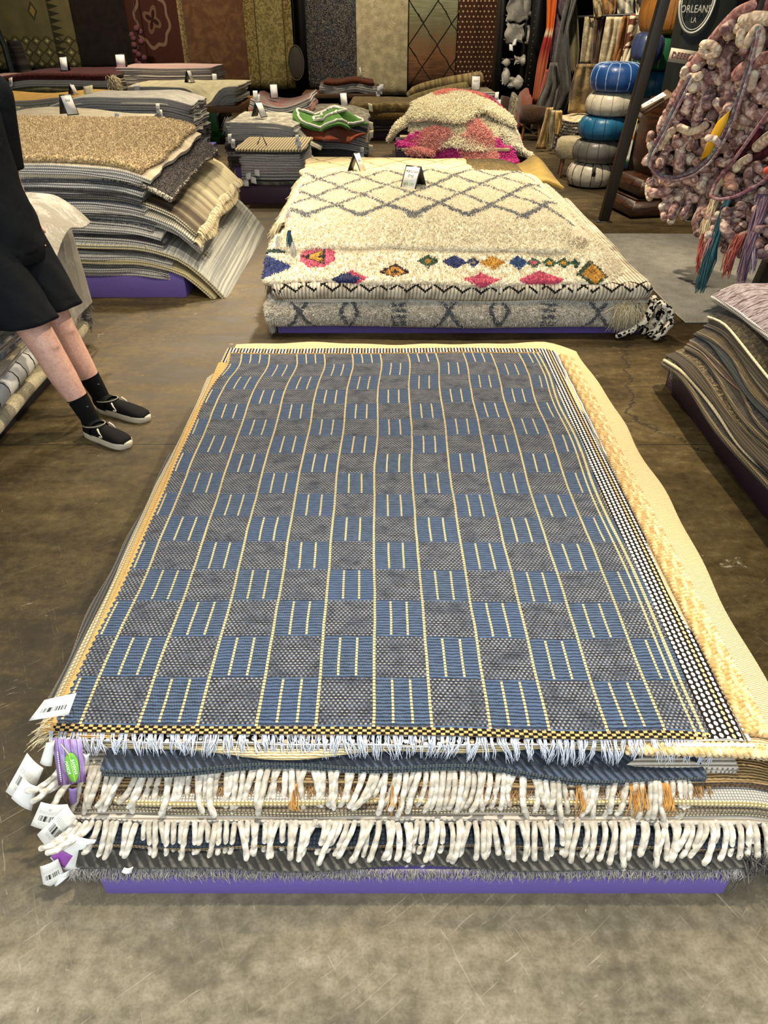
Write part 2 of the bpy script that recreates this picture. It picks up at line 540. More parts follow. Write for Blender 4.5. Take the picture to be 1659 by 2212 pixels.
# ================================================================== SETTING
def m_floor():
    g = G('worn_concrete'); x, y, z = g.obj(); v = g.vec(x, y)
    n1 = g.noise(v, 1.1, 6, .6, .4); n2 = g.noise(g.vec(x * .7, y * 2.2), 4.5, 6, .65, .5); n3 = g.noise(v, 26, 4, .6)
    n4 = g.noise(v, 150, 2)
    c = g.ramp(n1 * .46 + n2 * .36 + n3 * .24 - .03, [(.3, '221907'), (.45, '3c2f14'), (.56, '5c4b28'), (.7, '86744a')])
    c = g.mix(n4.ss(.35, .7) * .35, c, '2e2718')
    # paler concrete towards the near end of the floor
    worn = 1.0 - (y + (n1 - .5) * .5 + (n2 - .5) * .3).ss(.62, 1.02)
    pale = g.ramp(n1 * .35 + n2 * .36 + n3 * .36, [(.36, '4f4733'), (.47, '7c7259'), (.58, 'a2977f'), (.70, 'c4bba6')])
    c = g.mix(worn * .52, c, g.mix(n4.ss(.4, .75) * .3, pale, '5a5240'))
    # pale chipped flecks
    fl = g.noise(g.vec(x + 3.0, y), 9, 5, .7, 1.2).ss(.66, .70) * g.noise(v, 55, 3).ss(.45, .6)
    c = g.mix(fl * .65, c, 'b3a892')
    # fine swirling scratches
    wob = g.noise(v, 3.0, 3) * 9.0
    s1 = g.noise(g.vec((x * .8 + y * .6) * 3.0 + wob, (x * -.6 + y * .8) * 150.0 + wob * 1.6), 1, 3).ss(.63, .74)
    s2 = g.noise(g.vec((x * .5 - y * .9) * 3.0 + wob, (x * .9 + y * .5) * 160.0 - wob * 1.4), 1, 3).ss(.64, .75)
    near = (1.0 - y.ss(.7, 3.0))
    c = g.mix((s1.max(s2)) * near * .34, c, 'bdb29a')
    # ring-shaped buffing marks
    rx, ry = x - .86, y - .46
    rr = g.m('SQRT', rx * rx + ry * ry); ring = g.noise(g.vec(rr * 90.0, g.m('ARCTAN2', ry, rx) * .6), 1, 3).ss(.6, .72) * (1.0 - (rr - .17).abs().ss(.0, .09))
    c = g.mix(ring * .45, c, 'b8ae98')
    # cracks and saw joints
    e = g.voro(g.vec(x + n2 * .25, y + n3 * .1), .55, 'DISTANCE_TO_EDGE'); crack = (1.0 - e.ss(.0, .006)) * (x > .4)
    jx = (y + 0.0 - 2.87).abs(); joint = (1.0 - jx.ss(.002, .006))
    c = g.mix(crack.max(joint) * .75, c, '241d10')
    rough = n2 * .4 + n3 * .15 + .33
    return g.out(c, rough, n3 * .4 + n4 * .3 - crack.max(joint) * 2.0 + fl * .4, .0016, .6, spec=.35)


def m_wall(name, c):
    g = G(name); x, y, z = g.obj(); n = g.noise(g.vec(x, y, z), 3, 5)
    return g.out(g.mix(n, c, tuple(t * .6 for t in hx(c)[:3]) + (1,)), .8, n, .01)


def setting():
    def st(name, a, b, m):
        o = MB().box(a, b).build(name, m, None, False); o['kind'] = 'structure'; return o
    # the floor object keeps room coordinates in its shader: origin at the room origin
    V = np.array([[-9, -3, 0], [4.2, -3, 0], [4.2, 18.2, 0], [-9, 18.2, 0], [-9, -3, -.2], [4.2, -3, -.2], [4.2, 18.2, -.2], [-9, 18.2, -.2]], float)
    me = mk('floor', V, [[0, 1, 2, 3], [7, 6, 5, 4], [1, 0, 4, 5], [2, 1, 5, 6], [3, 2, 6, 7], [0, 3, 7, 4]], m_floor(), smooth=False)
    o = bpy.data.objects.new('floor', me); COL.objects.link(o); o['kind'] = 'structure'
    dk = m_wall('dark_wall_paint', '1b1512'); pw = m_wall('purple_wall_paint', '33254a')
    st('wall_back', (-9, 18.0, 0), (4.2, 18.2, 4.6), dk)
    st('wall_left', (-9.2, -.4, 0), (-9, 18.2, 4.6), dk)
    st('wall_right', (4.2, -.4, 0), (4.4, 18.2, 4.6), pw)
    st('ceiling', (-9.2, -.4, 4.6), (4.4, 18.2, 4.8), dk)


setting()


# ================================================================== MAIN PILE (front)
def m_blue():
    g = G('blue_block_weave'); u0, v0 = g.uv()
    p = g.vec(u0, v0); wob = g.noise(p, 4.0, 2)
    u = u0 + (wob - .5) * .010; v = v0 + (g.noise(p, 7.0, 2) - .5) * .006
    cw, ch = .1335, .1385
    cu = (u - .062) / cw; fi = cu.floor(); fx = cu - fi
    rv = (v - .018) / ch; fj = rv.floor(); fy = rv - fj
    par = (fi + fj).mod(2.0) > .5
    fine = g.noise(p, 320, 2); mid = g.noise(p, 45, 3); big = g.noise(p, 3.2, 3)
    # warp lines
    long = (fx.min(1.0 - fx) * cw) < .0033
    sh = ((fx - .333).abs().min((fx - .667).abs()) * cw < .0029) * par * (fy > .04) * (fy < .97)
    line = long.max(sh)
    bead = (v * (math.pi / .0100)).sin().abs()
    cl = g.mix((bead + (fine - .5) * .5).ss(.12, .62), '2a241c', 'd2bb86')
    # blue ribs across
    rib = (v * (math.pi / .0098) + (g.noise(p, 60, 2) - .5) * 2.2).sin().abs()
    strand = (u * (math.pi / .0062) + v * 160.0).sin().abs()
    bl = g.mix((rib * .7 + strand * .2 + mid * .55).ss(.35, 1.25), '11151d', '4c5c72')
    bl = g.mix(big.ss(.35, .65) * .45, bl, g.mix(rib, '161f31', '45597a'))
    # speckled grey cells
    a = (v / .0082).floor(); du = (u / .0112 + a.mod(2.0) * .5).frac() - .5; dv = (v / .0082).frac() - .5
    dot = 1.0 - (du * du * 5.0 + dv * dv * 4.0).ss(.15, .62)
    patch = g.noise(p, 16, 3)
    gr = g.mix((mid * .8 + rib * .3).ss(.3, .9), '14171d', '434a57')
    gr = g.mix(dot * (patch * .75 + fine * .4).ss(.32, .72), gr, '98948e')
    col = g.mix(par, gr, bl)
    col = g.mix(line, col, cl)
    # heading at both ends: gold and black check
    hd = (v0 < .013).max(v0 > 2.207)
    ck = ((u0 / .0105).floor() + (v0 / .0065).floor()).mod(2.0)
    ckd = ((u0 / .0105).frac() - .5).abs().max(((v0 / .0065).frac() - .5).abs())
    hcol = g.mix(ck * (1.0 - ckd.ss(.38, .5)), '15120f', 'cfa765')
    col = g.mix(hd, col, hcol)
    # selvedge
    ed = (u0 + (v0 * (math.pi / .011)).sin() * .003) < .007
    col = g.mix(ed, col, 'c49d5a')
    edr = ((u0 - 1.468).abs() < .003).max((u0 - 1.488).abs() < .004)
    col = g.mix(edr, col, g.mix(bead, '6b5d3d', 'dccb92'))
    hgt = rib * .6 + dot * (1.0 - par) * .5 + line * (bead * .8 + .5) + fine * .25 + hd * ck * .6
    return g.out(col, .93, hgt, .0042, .9, sheen=.1)


def m_bw():
    """black, white and tan flat weave: short floats in lengthwise bands"""
    g = G('black_white_flat_weave'); u, v = g.uv(); p = g.vec(u, v)
    n = g.noise(p, 200, 2)
    c = (u / .0150); k = c.floor(); fu = c - k
    fv = (v / .0165 + k * .5).frac()
    fl = ((fu - .62) * (fu - .62) * 9.5 + (fv - .55) * (fv - .55) * 6.5) < 1.0
    kk = k.mod(4.0)
    w = g.mix((kk > 2.5), 'efe9dc', 'd6b488')
    col = g.mix(fl, '17130f', w)
    h = fl * (1.0 - (fv - .55).abs() * 1.5) * (1.0 - (fu - .62).abs() * 1.5)
    return g.out(g.mix(n.ss(.5, .9) * .25, col, '4d4436'), .93, h, .004, 1)


def m_jute(name='natural_jute', a='d6b06c', b='f3dfae', pitch=.008):
    g = G(name); u, v = g.uv(); p = g.vec(u, v)
    n = g.noise(p, 140, 3); w = (g.noise(p, 30, 2) - .5) * .006
    r = ((v + w) * (math.pi / pitch)).sin().abs(); s = ((u * .5 + v * .3) * (math.pi / .012) + (v / pitch).floor() * 1.3).sin().abs()
    f = (r * .7 + s * .35 + n * .4).ss(.3, 1.05)
    return g.out(g.mix(f, a, b), .92, r * .8 + s * .4 + n * .3, .004, 1)


def m_yarn(name, a, b):
    g = G(name); u, v = g.uv(); r = g.rnd()
    w = (u * 260.0 + v * 125.6).sin()
    n = g.noise(g.vec(u, v, r), 120, 3)
    return g.out(g.mix((n * .8 + w * .12 + r * .25).ss(.3, .95), a, b), .95, w * .4 + n, .003, .8, sheen=.2)


YARN = m_yarn('cream_wool_yarn', 'aca28e', 'e2dbcc')
THREAD_W = m_yarn('white_cotton_thread', 'b4bac4', 'eef0f0')
THREAD_G = m_yarn('grey_cotton_thread', '6b665e', 'b5aea4')
THREAD_J = m_yarn('brown_jute_thread', '8a5f2a', 'd0a468')
THREAD_T = m_yarn('cream_thread', 'c5b387', 'efe2bd')
WHITE = plain('white_card', 'ece9e0', .6, var=.05)
BLACKP = plain('black_print', '141313', .6)


def m_label():
    """printed price label: bars and small lines of type"""
    g = G('printed_price_label'); u, v = g.uv()
    bars = (g.noise(g.vec(u * 30.0, 0.0), 1.0, 0).ss(.49, .5)) * (u > .18) * (u < .86) * (v > .30) * (v < .52)
    ty = ((v * 26.0).frac() > .5) * (g.noise(g.vec(u * 60.0, (v * 26.0).floor() * 3.0), 1, 0) > .5)
    l1 = ty * (v > .57) * (v < .72) * (u > .1) * (u < .9); l2 = ty * (v > .17) * (v < .25) * (u > .2) * (u < .6)
    c = g.mix(bars.max((l1.max(l2)) * .6), 'e9e4d6', '2a2826')
    return g.out(c, .55, None)


LABEL = m_label()


def card(name, pts, parent, mat, t=.0012, bend=0.0, sub=6):
    """thin card from four corners a,b,c,d (counter-clockwise, a->b along the text)"""
    a, b, c, d = [np.array(p, float) for p in pts]
    u, v = np.meshgrid(np.linspace(0, 1, sub), np.linspace(0, 1, sub))
    u3, v3 = u[..., None], v[..., None]
    T = (a * (1 - u3) + b * u3) * (1 - v3) + (d * (1 - u3) + c * u3) * v3
    n = np.cross(b - a, d - a); n /= np.linalg.norm(n)
    T = T + n * (bend * np.sin(np.pi * u))[..., None]
    me = slab_mesh(name, T, t, [mat, mat], np.stack([u, v], -1), ([(0, 0), (0, .5), (0, 1)], [0, 0]))
    return link(name, me, parent)


PLW = 'the front pile under the blue rug'


def main_pile():
    plinth(-.635, .775, .82, 3.12, .092, 'low purple painted plinth under the front pile of fringed rugs', M_PURP)
    side = lambda x0, x1, d: (lambda X, Y: -d * np.clip((X - x0) / (x1 - x0), 0, 1) ** 2)
    wv = waves(3, .004, 4.0)
    G1 = 'rugs piled on the front plinth'

    def lay(name, x0, x1, y0, y1, z, t, m, label, rim=PLIES, f=None, jit=.006, nu=40, nv=40, seed=None):
        zf = (lambda X, Y: wv(X, Y) + (f(X, Y) if f else 0))
        return rug(name, x0, x1, y0, y1, z, t, m, label, 'rug', G1, zf, rim, nu, nv, seed, jit)
    edge = lambda X, Y: -.02 * np.clip((.94 - Y) / .1, 0, 1) ** 2 - .05 * np.clip((X - .80) / .16, 0, 1) ** 2 - .03 * np.clip((-.70 - X) / .1, 0, 1) ** 2
    grey = lay('rug', -.685, .80, .825, 3.15, .114, .013, [fab('5c5a52', '2b2a26', 'twill'), fab('5a564c', '3a3730', 'rib')], 'grey rug with thin frayed fringe, lowest on the front plinth', f=edge)
    navy = lay('rug', -.70, .84, .862, 3.17, .127, .016, [fab('27303c', '14181d', 'knit', 1, .009), fab('a8895a', '5f4d30', 'knit', 1, .008)], 'navy rug with tan woven border above the frayed grey rug', f=edge)
    wf2 = lay('rug', -.71, .90, .905, 3.18, .143, .020, [fab('bdb2a0', '8c7f6a', 'rib_v'), fab('d8d0c0', '8f8470', 'rib')], 'flat woven rug with the lower row of thick white fringe', f=edge)
    brw = lay('rug', -.69, .93, .918, 3.2, .163, .020, [fab('857761', '4c4236', 'knit', 1, .01), fab('cdbb92', '5e5341', 'knit', 1, .008)], 'brown and cream pebble weave rug between the two thick fringes', f=edge)
    wht = lay('rug', -.60, .96, .930, 3.2, .183, .016, [fab('d9d2c2', '8d8678', 'knit', 1, .007), fab('e0cf9f', '9a8452', 'knit', 1, .009)], 'white speckled rug with straw coloured binding in the front pile', rim=BOUND, f=edge)
    jut = lay('rug', -.70, .95, .955, 3.2, .199, .022, [m_jute('brown_jute', '6a5236', 'a08458'), fab('6d5138', '3a2a1c', 'knit')], 'brown jute rug with hairy fringe below the upper white fringe', f=edge)
    wf1 = lay('rug', -.73, .80, .988, 3.2, .221, .022, [fab('c6bca8', '8c8270', 'rib_v'), fab('b9b0a0', '5a564e', 'rib')], 'flat woven rug with the upper row of thick white fringe', f=lambda X, Y: edge(X, Y) * .6)
    dfun = lambda X, Y: (-.030 * np.clip((X + .25) / .9, 0, 1) ** 1.3 + .005 * np.sin(X * 9)) * np.clip((1.25 - Y) / .25, 0, 1)
    den = rug('rug', -.62, .735, .968, 3.1, .243, .028, [fab('4b5666', '23282e', 'twill', 1, .010), fab('545b58', '262b2e', 'rib', 1, .007)], 'dark denim twill rug with rolled edge under the blue rug', 'rug', G1, dfun, PLIES, 46, 30, 5, .014)
    # cream braided rug, the widest on the right
    rz = lambda X, Y: -.055 * np.clip((X - .80) / .2, 0, 1) ** 1.6 + .004 * np.sin(Y * 5)
    jt = m_jute('cream_jute', 'b08a48', 'ead7a6', .007)
    br = rug('rug', -.74, .99, 1.01, 3.38, .272, .018, [jt, jt], 'cream braided jute rug showing along the right of the blue rug', 'rug', G1, rz, ROUND, 44, 60, 11, .02)
    # plaits of the braided rug
    bmat = m_yarn('braided_jute_strand', 'b48c4c', 'ecd8a8')

    def plait(path, r, pitch, name='plait'):
        path = np.asarray(path, float); L = np.concatenate([[0], np.cumsum(np.linalg.norm(np.diff(path, axis=0), axis=1))])
        n = int(L[-1] / pitch * 10); s = np.linspace(0, L[-1], n)
        c = np.stack([np.interp(s, L, path[:, k]) for k in range(3)], 1)
        T = np.gradient(c, axis=0); T /= np.linalg.norm(T, axis=1)[:, None]
        A = np.cross(T, [0, 0, 1.0]); A /= np.linalg.norm(A, axis=1)[:, None]; B = np.cross(A, T)
        mb = MB()
        for k in range(3):
            ph = 2 * np.pi * (s / pitch + k / 3)
            mb.tube(c + A * (r * 1.25 * np.sin(ph))[:, None] + B * (r * .55 * np.sin(2 * ph))[:, None], r * .72, 6)
        return mb.build(name, bmat, br)
    ys = np.linspace(1.04, 3.22, 40)
    for k, off in enumerate((.848, .880)):
        xs = off + .008 * np.sin(ys * 2.3 + 1)
        plait(np.stack([xs, ys, .2985 + rz(xs, ys) + 0 * ys], 1), .0105, .042)
    xs = np.linspace(.55, .985, 14)
    plait(np.stack([xs, 1.005 - .03 * (xs - .55), .286 + rz(xs, 0 * xs)], 1), .0105, .042)
    # black and white flat weave
    bz = lambda X, Y: -.012 * np.clip((X - .78) / .05, 0, 1)
    mbw = m_bw()
    bwr = rug('rug', -.755, .828, 1.01, 3.29, .292, .008, [mbw, fab('d8d2c6', '8c8578', 'rib_v', 1, .006)], 'black white and tan flat weave rug directly under the blue rug', 'rug', G1, bz, BOUND, 44, 60, 12, .008)
    cord = MB(); yy = np.linspace(1.02, 3.27, 60)
    cord.tube(np.stack([.832 + .002 * np.sin(yy * 40), yy, .291 + 0 * yy], 1), .004, 6)
    xx = np.linspace(.66, .834, 16); cord.tube(np.stack([xx, 1.004 + 0 * xx, .294 + 0 * xx], 1), .0045, 6)
    cord.build('edge_cord', THREAD_W, bwr)
    # gold and cream rugs that peep out on the left
    gz = lambda X, Y: -.035 * np.clip((-.765 - X) / .05, 0, 1) ** 1.5
    gm = m_jute('golden_jute', 'a8803f', 'd8b374', .006)
    lx = lambda y: 0.012 * np.sin(y * 3.1) + .01 * np.sin(y * 7)
    dk = rug('rug', -.828, -.30, 1.12, 2.35, .276, .012, [fab('3a352a', '1d1a14', 'rib'), fab('caa766', '5d4a26', 'knit', 1, .012)], 'charcoal rug with beaded gold binding at the lower left edge', 'rug', G1, lambda X, Y: -.03 * np.clip((-.77 - X) / .05, 0, 1), BOUND, 14, 40, 21, .008)
    cr = rug('rug', -.806, -.2, 1.05, 3.02, .288, .010, [fab('d8c8a0', '937f52', 'knit', 1, .012), fab('ded2b0', '8d7b52', 'knit', 1, .012)], 'chunky cream rug edge showing left of the golden rug', 'rug', G1, gz, ROUND, 14, 60, 22, .012)
    go = rug('rug', -.772, -.1, 1.03, 3.10, .2995, .008, [gm, gm], 'golden jute rug edge showing along the left of the blue rug', 'rug', G1, gz, ROUND, 14, 60, 23, .008)

    # ---- the blue rug itself
    X, Y = grid(-.752, .738, 1.036, 3.185, 90, 130, 31, .006)
    bump = 0.006 * np.exp(-((Y - 3.02) / .10) ** 2) * np.clip((X + .8), 0, 1) * np.sin(X * 5 + 1) + 0.004 * np.sin(Y * 2.2 + X * 1.7)
    Z = .3185 + bump - .02 * np.clip((X - .60) / .15, 0, 1) ** 2 * np.clip((1.25 - Y) / .25, 0, 1) - .010 * np.clip((1.08 - Y) / .08, 0, 1) ** 2
    X = X + .018 * np.sin(Y * 4.0 + .5) * np.clip(-X - .2, 0, 1) + .012 * np.sin(Y * 9.0) * np.clip((X - .3), 0, 1) + .02 * np.exp(-((Y - 3.05) / .13) ** 2) * np.clip(.5 - X, 0, 1)
    Y = Y - .022 * np.sin((X + .75) / 1.5 * math.pi) * np.clip((1.4 - Y) / .4, 0, 1) + .018 * np.clip((X - .1) / .6, 0, 1) ** 2 * np.clip((1.4 - Y) / .4, 0, 1) * -1
    UV = np.stack(np.meshgrid(np.linspace(0, 1.5, 90), np.linspace(0, 2.22, 130)), -1)
    bm = m_blue()
    me = slab_mesh('rug', np.stack([X, Y, Z], -1), .009, [bm, bm], UV, ROUND)
    blue = link('rug', me)
    tag(blue, 'large blue and grey block woven rug lying on top of the front pile', 'rug', G1)
    # thin white fringe of the blue rug, in little bunches
    edge_pts = np.stack([X[0], Y[0], Z[0] - .006], 1)
    pts = []
    xsn = np.linspace(0, 89, 96)
    for s in xsn:
        s = min(88.9, max(0, s + rng.uniform(-.3, .3))); i = int(s); f = s - i
        r0 = edge_pts[i] * (1 - f) + edge_pts[i + 1] * f
        lean = rng.normal(0, .010); Lg = rng.uniform(.035, .060)
        for _ in range(rng.integers(6, 10)):
            a = r0 + [rng.uniform(-.005, .005), .001, 0]
            e = a + [lean + rng.normal(0, .004), -.022 - rng.uniform(0, .018), -Lg * rng.uniform(.75, 1)]
            m1 = a + [lean * .1 + rng.normal(0, .002), -.013, -.008]; m2 = (m1 + e) / 2 + [rng.normal(0, .003), -.006, .006]
            pts.append([a, m1, m2, e])
    strands('fringe', pts, .0011, THREAD_W, blue, 4)
    # frayed gold and white fringe at the left corner
    pts = []
    for _ in range(150):
        a = np.array([-.755 + rng.uniform(-.02, .03), 1.05 + rng.uniform(-.03, .05), .299 + rng.uniform(-.01, .01)])
        d = np.array([-.05 * rng.uniform(.3, 1), -.03 * rng.uniform(-.1, 1), -.02 * rng.uniform(.3, 1.4)])
        pts.append([a, a + d * .5 + [0, 0, .006], a + d])
    strands('fringe', pts, .0012, THREAD_T, go, 3)

    # ---- thick white fringes, each strand a part
    def thick(parent, x0, x1, yf, zf, n, length, seed, out):
        r = random.Random(seed); vs = []
        for k in range(7):
            K = 9; s = np.linspace(0, 1, K); bend = r.uniform(-.009, .009); tip = r.uniform(-.008, .008)
            c = np.stack([bend * np.sin(s * math.pi) + tip * s ** 2, -out * s - .014 * np.sin(s * math.pi), -length * s ** 1.15 + .004 * np.sin(s * 9)], 1)
            rad = .0068 * (1 + .08 * np.sin(s * 30 + k)); rad[-1] *= .9
            me = MB().tube(c, rad, 8).get('fringe_strand', YARN); vs.append(me)
        for i in range(n):
            x = x0 + (x1 - x0) * (i + .5) / n + r.uniform(-.005, .005)
            o = bpy.data.objects.new('fringe_strand', vs[r.randrange(7)]); COL.objects.link(o)
            o.parent = parent; o.matrix_parent_inverse = Matrix.Translation(-parent.location)
            o.location = (x, yf(x) + r.uniform(-.003, .004), zf(x) + r.uniform(-.003, .002))
            sc = r.uniform(.86, 1.12)
            o.rotation_euler = (r.uniform(-.14, .14), (.9 if x < x0 + .06 else 0) + .2 + .22 * math.sin(x * 9 + seed) + .16 * math.sin(x * 23 + 2 * seed) + r.gauss(0, .07), r.uniform(-.2, .2)); o.scale = (r.uniform(.9, 1.1), sc, sc)
    ez = lambda x, y: float(edge(np.float64(x), np.float64(y)))
    thick(wf1, -.745, .70, lambda x: .984 - .016 * max(0, x), lambda x: .240 + .6 * ez(x, .955) - .022 * max(0, x), 106, .064, 1, .066)
    thick(wf2, -.705, .93, lambda x: .899, lambda x: .160 + ez(x, .905), 114, .066, 2, .055)
    # hairy jute fringe under the upper white one
    pts = []
    for _ in range(900):
        x = rng.uniform(-.72, .74); a = np.array([x, .955, .212 + ez(x, .955)]); L = rng.uniform(.02, .055)
        e = a + [rng.normal(0, .012), -rng.uniform(.015, .035), -L]
        pts.append([a, (a + e) / 2 + [rng.normal(0, .004), -.008, .004], e])
    strands('fringe', pts, .0009, THREAD_J, jut, 3)
    pts = []
    for cx, w, q in ((.635, .008, 60), (.57, .02, 26), (.44, .004, 12), (-.2, .006, 14), (.02, .004, 8)):
        for _ in range(q):
            a = np.array([cx + rng.uniform(-w, w), .955, .224]); e = a + [rng.normal(0, .010), -.045, -rng.uniform(.05, .07)]
            pts.append([a, (a + e) / 2 + [rng.normal(0, .004), -.018, .008], e])
    strands('tuft', pts, .0012, m_yarn('ginger_jute_thread', 'a9661c', 'e0ab5c'), jut, 3)
    # frayed grey fringe over the plinth
    pts = []
    for _ in range(1500):
        x = rng.uniform(-.69, .80); a = np.array([x, .826, .117 + ez(x, .826)]); L = rng.uniform(.012, .036)
        e = a + [rng.normal(0, .008), -rng.uniform(.004, .016), -L]
        pts.append([a, (a + e) / 2 + [rng.normal(0, .003), -.006, .002], e])
    strands('fringe', pts, .0010, THREAD_G, grey, 3)
    # dark shaggy corner hanging at the lower right
    pts = []
    for _ in range(700):
        a = np.array([.83 + rng.uniform(-.045, .05), .86 + rng.uniform(-.03, .10), .115 + rng.uniform(-.02, .01)]); e = a + [rng.normal(.01, .02), rng.normal(-.01, .015), -rng.uniform(.02, .07)]
        pts.append([a, (a + e) / 2 + rng.normal(0, .006, 3), e])
    strands('tuft', pts, .0016, m_yarn('charcoal_thread', '2c2925', '7c766c'), navy, 3)

    # ---- tags on the left corner
    def tagcard(corners, parent, mat=LABEL, bend=.004, name='price_tag'):
        return card(name, [P(px, py, Y=Y) for px, py, Y in corners], parent, mat, .0012, bend)
    tagcard([(62, 1557, 1.03), (148, 1544, 1.03), (165, 1497, 1.06), (96, 1512, 1.06)], blue)
    MB().tube([P(148, 1518, Y=1.05), P(158, 1535, Y=1.045), P(160, 1546, Y=1.03)], .0012, 5).build('tag_string', BLACKP, blue)
    tagcard([(12, 1710, .955), (62, 1738, .95), (94, 1660, .975), (58, 1627, .985)], den)
    tagcard([(24, 1724, .938), (68, 1752, .933), (80, 1700, .945), (50, 1680, .95)], den, WHITE)
    tagcard([(66, 1783, .895), (122, 1794, .89), (146, 1738, .905), (88, 1733, .905)], brw)
    tagcard([(80, 1803, .885), (116, 1841, .88), (166, 1765, .895), (145, 1738, .90)], wht)
    tagcard([(86, 1648, .965), (112, 1655, .965), (118, 1600, .975), (100, 1604, .975)], wf1, WHITE)
    tagcard([(178, 1654, .968), (188, 1654, .968), (194, 1628, .97), (180, 1628, .97)], wf1, WHITE)
    tagcard([(108, 1853, .86), (160, 1898, .85), (208, 1815, .865), (150, 1800, .868)], navy, WHITE)
    mauve = plain('magenta_print', '9a4fa8', .4)
    tagcard([(110, 1851, .858), (147, 1878, .853), (166, 1850, .858), (125, 1832, .861)], navy, mauve)
    tagcard([(95, 1920, .84), (140, 1895, .842), (125, 1855, .85), (86, 1872, .85)], grey)
    tagcard([(117, 1917, .838), (148, 1893, .84), (150, 1880, .845), (120, 1890, .845)], grey, WHITE)
    tagcard([(262, 1884, .818), (284, 1886, .818), (288, 1873, .822), (268, 1874, .822)], grey, WHITE)
    tagcard([(150, 1738, .925), (166, 1739, .925), (166, 1702, .93), (148, 1702, .93)], jut, plain('mauve_print', '7b6397', .5))
    # purple hang tag with a green leaf
    g = G('purple_plank_print'); u, v = g.uv()
    n = g.noise(g.vec(u * 3.0, v * 1.2), 2.2, 3); pl = ((u * 4.6 + .15).frac() - .5).abs() > .455
    c = g.ramp(n + (v - .5) * .25, [(.3, '5c3a5e'), (.5, '8f6f9e'), (.7, '9d8fc0')]); c = g.mix(pl, c, '1d1422')
    mk_ = (u > .10) * (u < .15) * ((v * 22.0).frac() > .45) * (v > .08) * (v < .72)
    pm = g.out(g.mix(mk_, c, 'f0eef2'), .35)
    A, Bc, C, D = P(126, 1697, Y=.935), P(186, 1688, Y=.935), P(176, 1597, Y=.985), P(113, 1595, Y=.985)
    hang = card('hang_tag', [A, Bc, C, D], wf1, pm, .0016, .003)
    M = frame((A + Bc + C + D) / 4, Bc - A, D - A); wd, ht = (Bc - A).length, (D - A).length
    s = np.linspace(0, 2 * np.pi, 40, endpoint=False)
    lx = wd * .235 * np.sin(s) * (1 + .18 * np.cos(s)) + wd * .06 * np.cos(s); ly = ht * .31 * np.cos(s) - ht * .12
    rings = [[(M @ Vector((a, b, h))) for a, b in zip(lx * f + wd * .08, ly * f - (0 if f == 1 else 0))] for f, h in ((1, .0046), (1, .0058), (.6, .0064))]
    g = G('leaf_green'); u, v = g.uv(); x, y, z = g.obj()
    lf = MB().loft(rings).build('leaf', g.out(g.mix(g.noise(g.vec(x, y, z), 60, 2), '3f8f1e', '8fd23c'), .4), hang)
    vein = [M @ Vector((wd * (.08 + .05 * t), ht * (-.40 + .56 * t), .0075)) for t in np.linspace(0, 1, 8)] + [M @ Vector((wd * (.11 - .16 * t), ht * (.18 + .22 * t), .0068)) for t in (.3, .6, 1)]
    MB().tube(vein, .0008, 5).build('leaf_vein', plain('leaf_vein_green', 'cfe58a', .5), hang)
    wl = plain('white_ink', 'f2f4ee', .5)
    for txt, dx in (('BANANA', .185), ('MANOR', -.045)):
        text(txt, ht * .095, M @ Matrix.Translation((wd * dx, -ht * .10, .0078)) @ Matrix.Rotation(-math.pi / 2 - .03, 4, 'Z'), wl, hang, .82)


main_pile()


# ================================================================== MOROCCAN PILE (middle)
def dia(g, u, v, cu, cv, w, h):
    return ((u - cu).abs() / w + (v - cv).abs() / h)


def m_lattice():
    g = G('cream_shag_grey_lattice'); u0, v0 = g.uv(); p = g.vec(u0, v0)
    n = g.noise(p, 26, 3); u = u0 + (n - .5) * .07; v = v0 + (g.noise(p, 9, 3) - .5) * .12
    a = (u / .345 + v / .60 + .2).frac(); b = (u / .345 - v / .60 + .2).frac()
    d = (a - .5).abs().max((b - .5).abs())          # near .5 at a line
    fuzz = g.noise(p, 130, 2)
    ln = ((d + (fuzz - .5) * .20 - v0.ss(.40, .7) * .038) > .410) * (v > .27) * (fuzz > .40)
    c = g.mix(g.noise(p, 60, 3).ss(.3, .7), 'd2c398', 'f8f0d8')
    return g.out(g.mix(ln, c, '66686a'), .95, n, .01, sheen=.2)


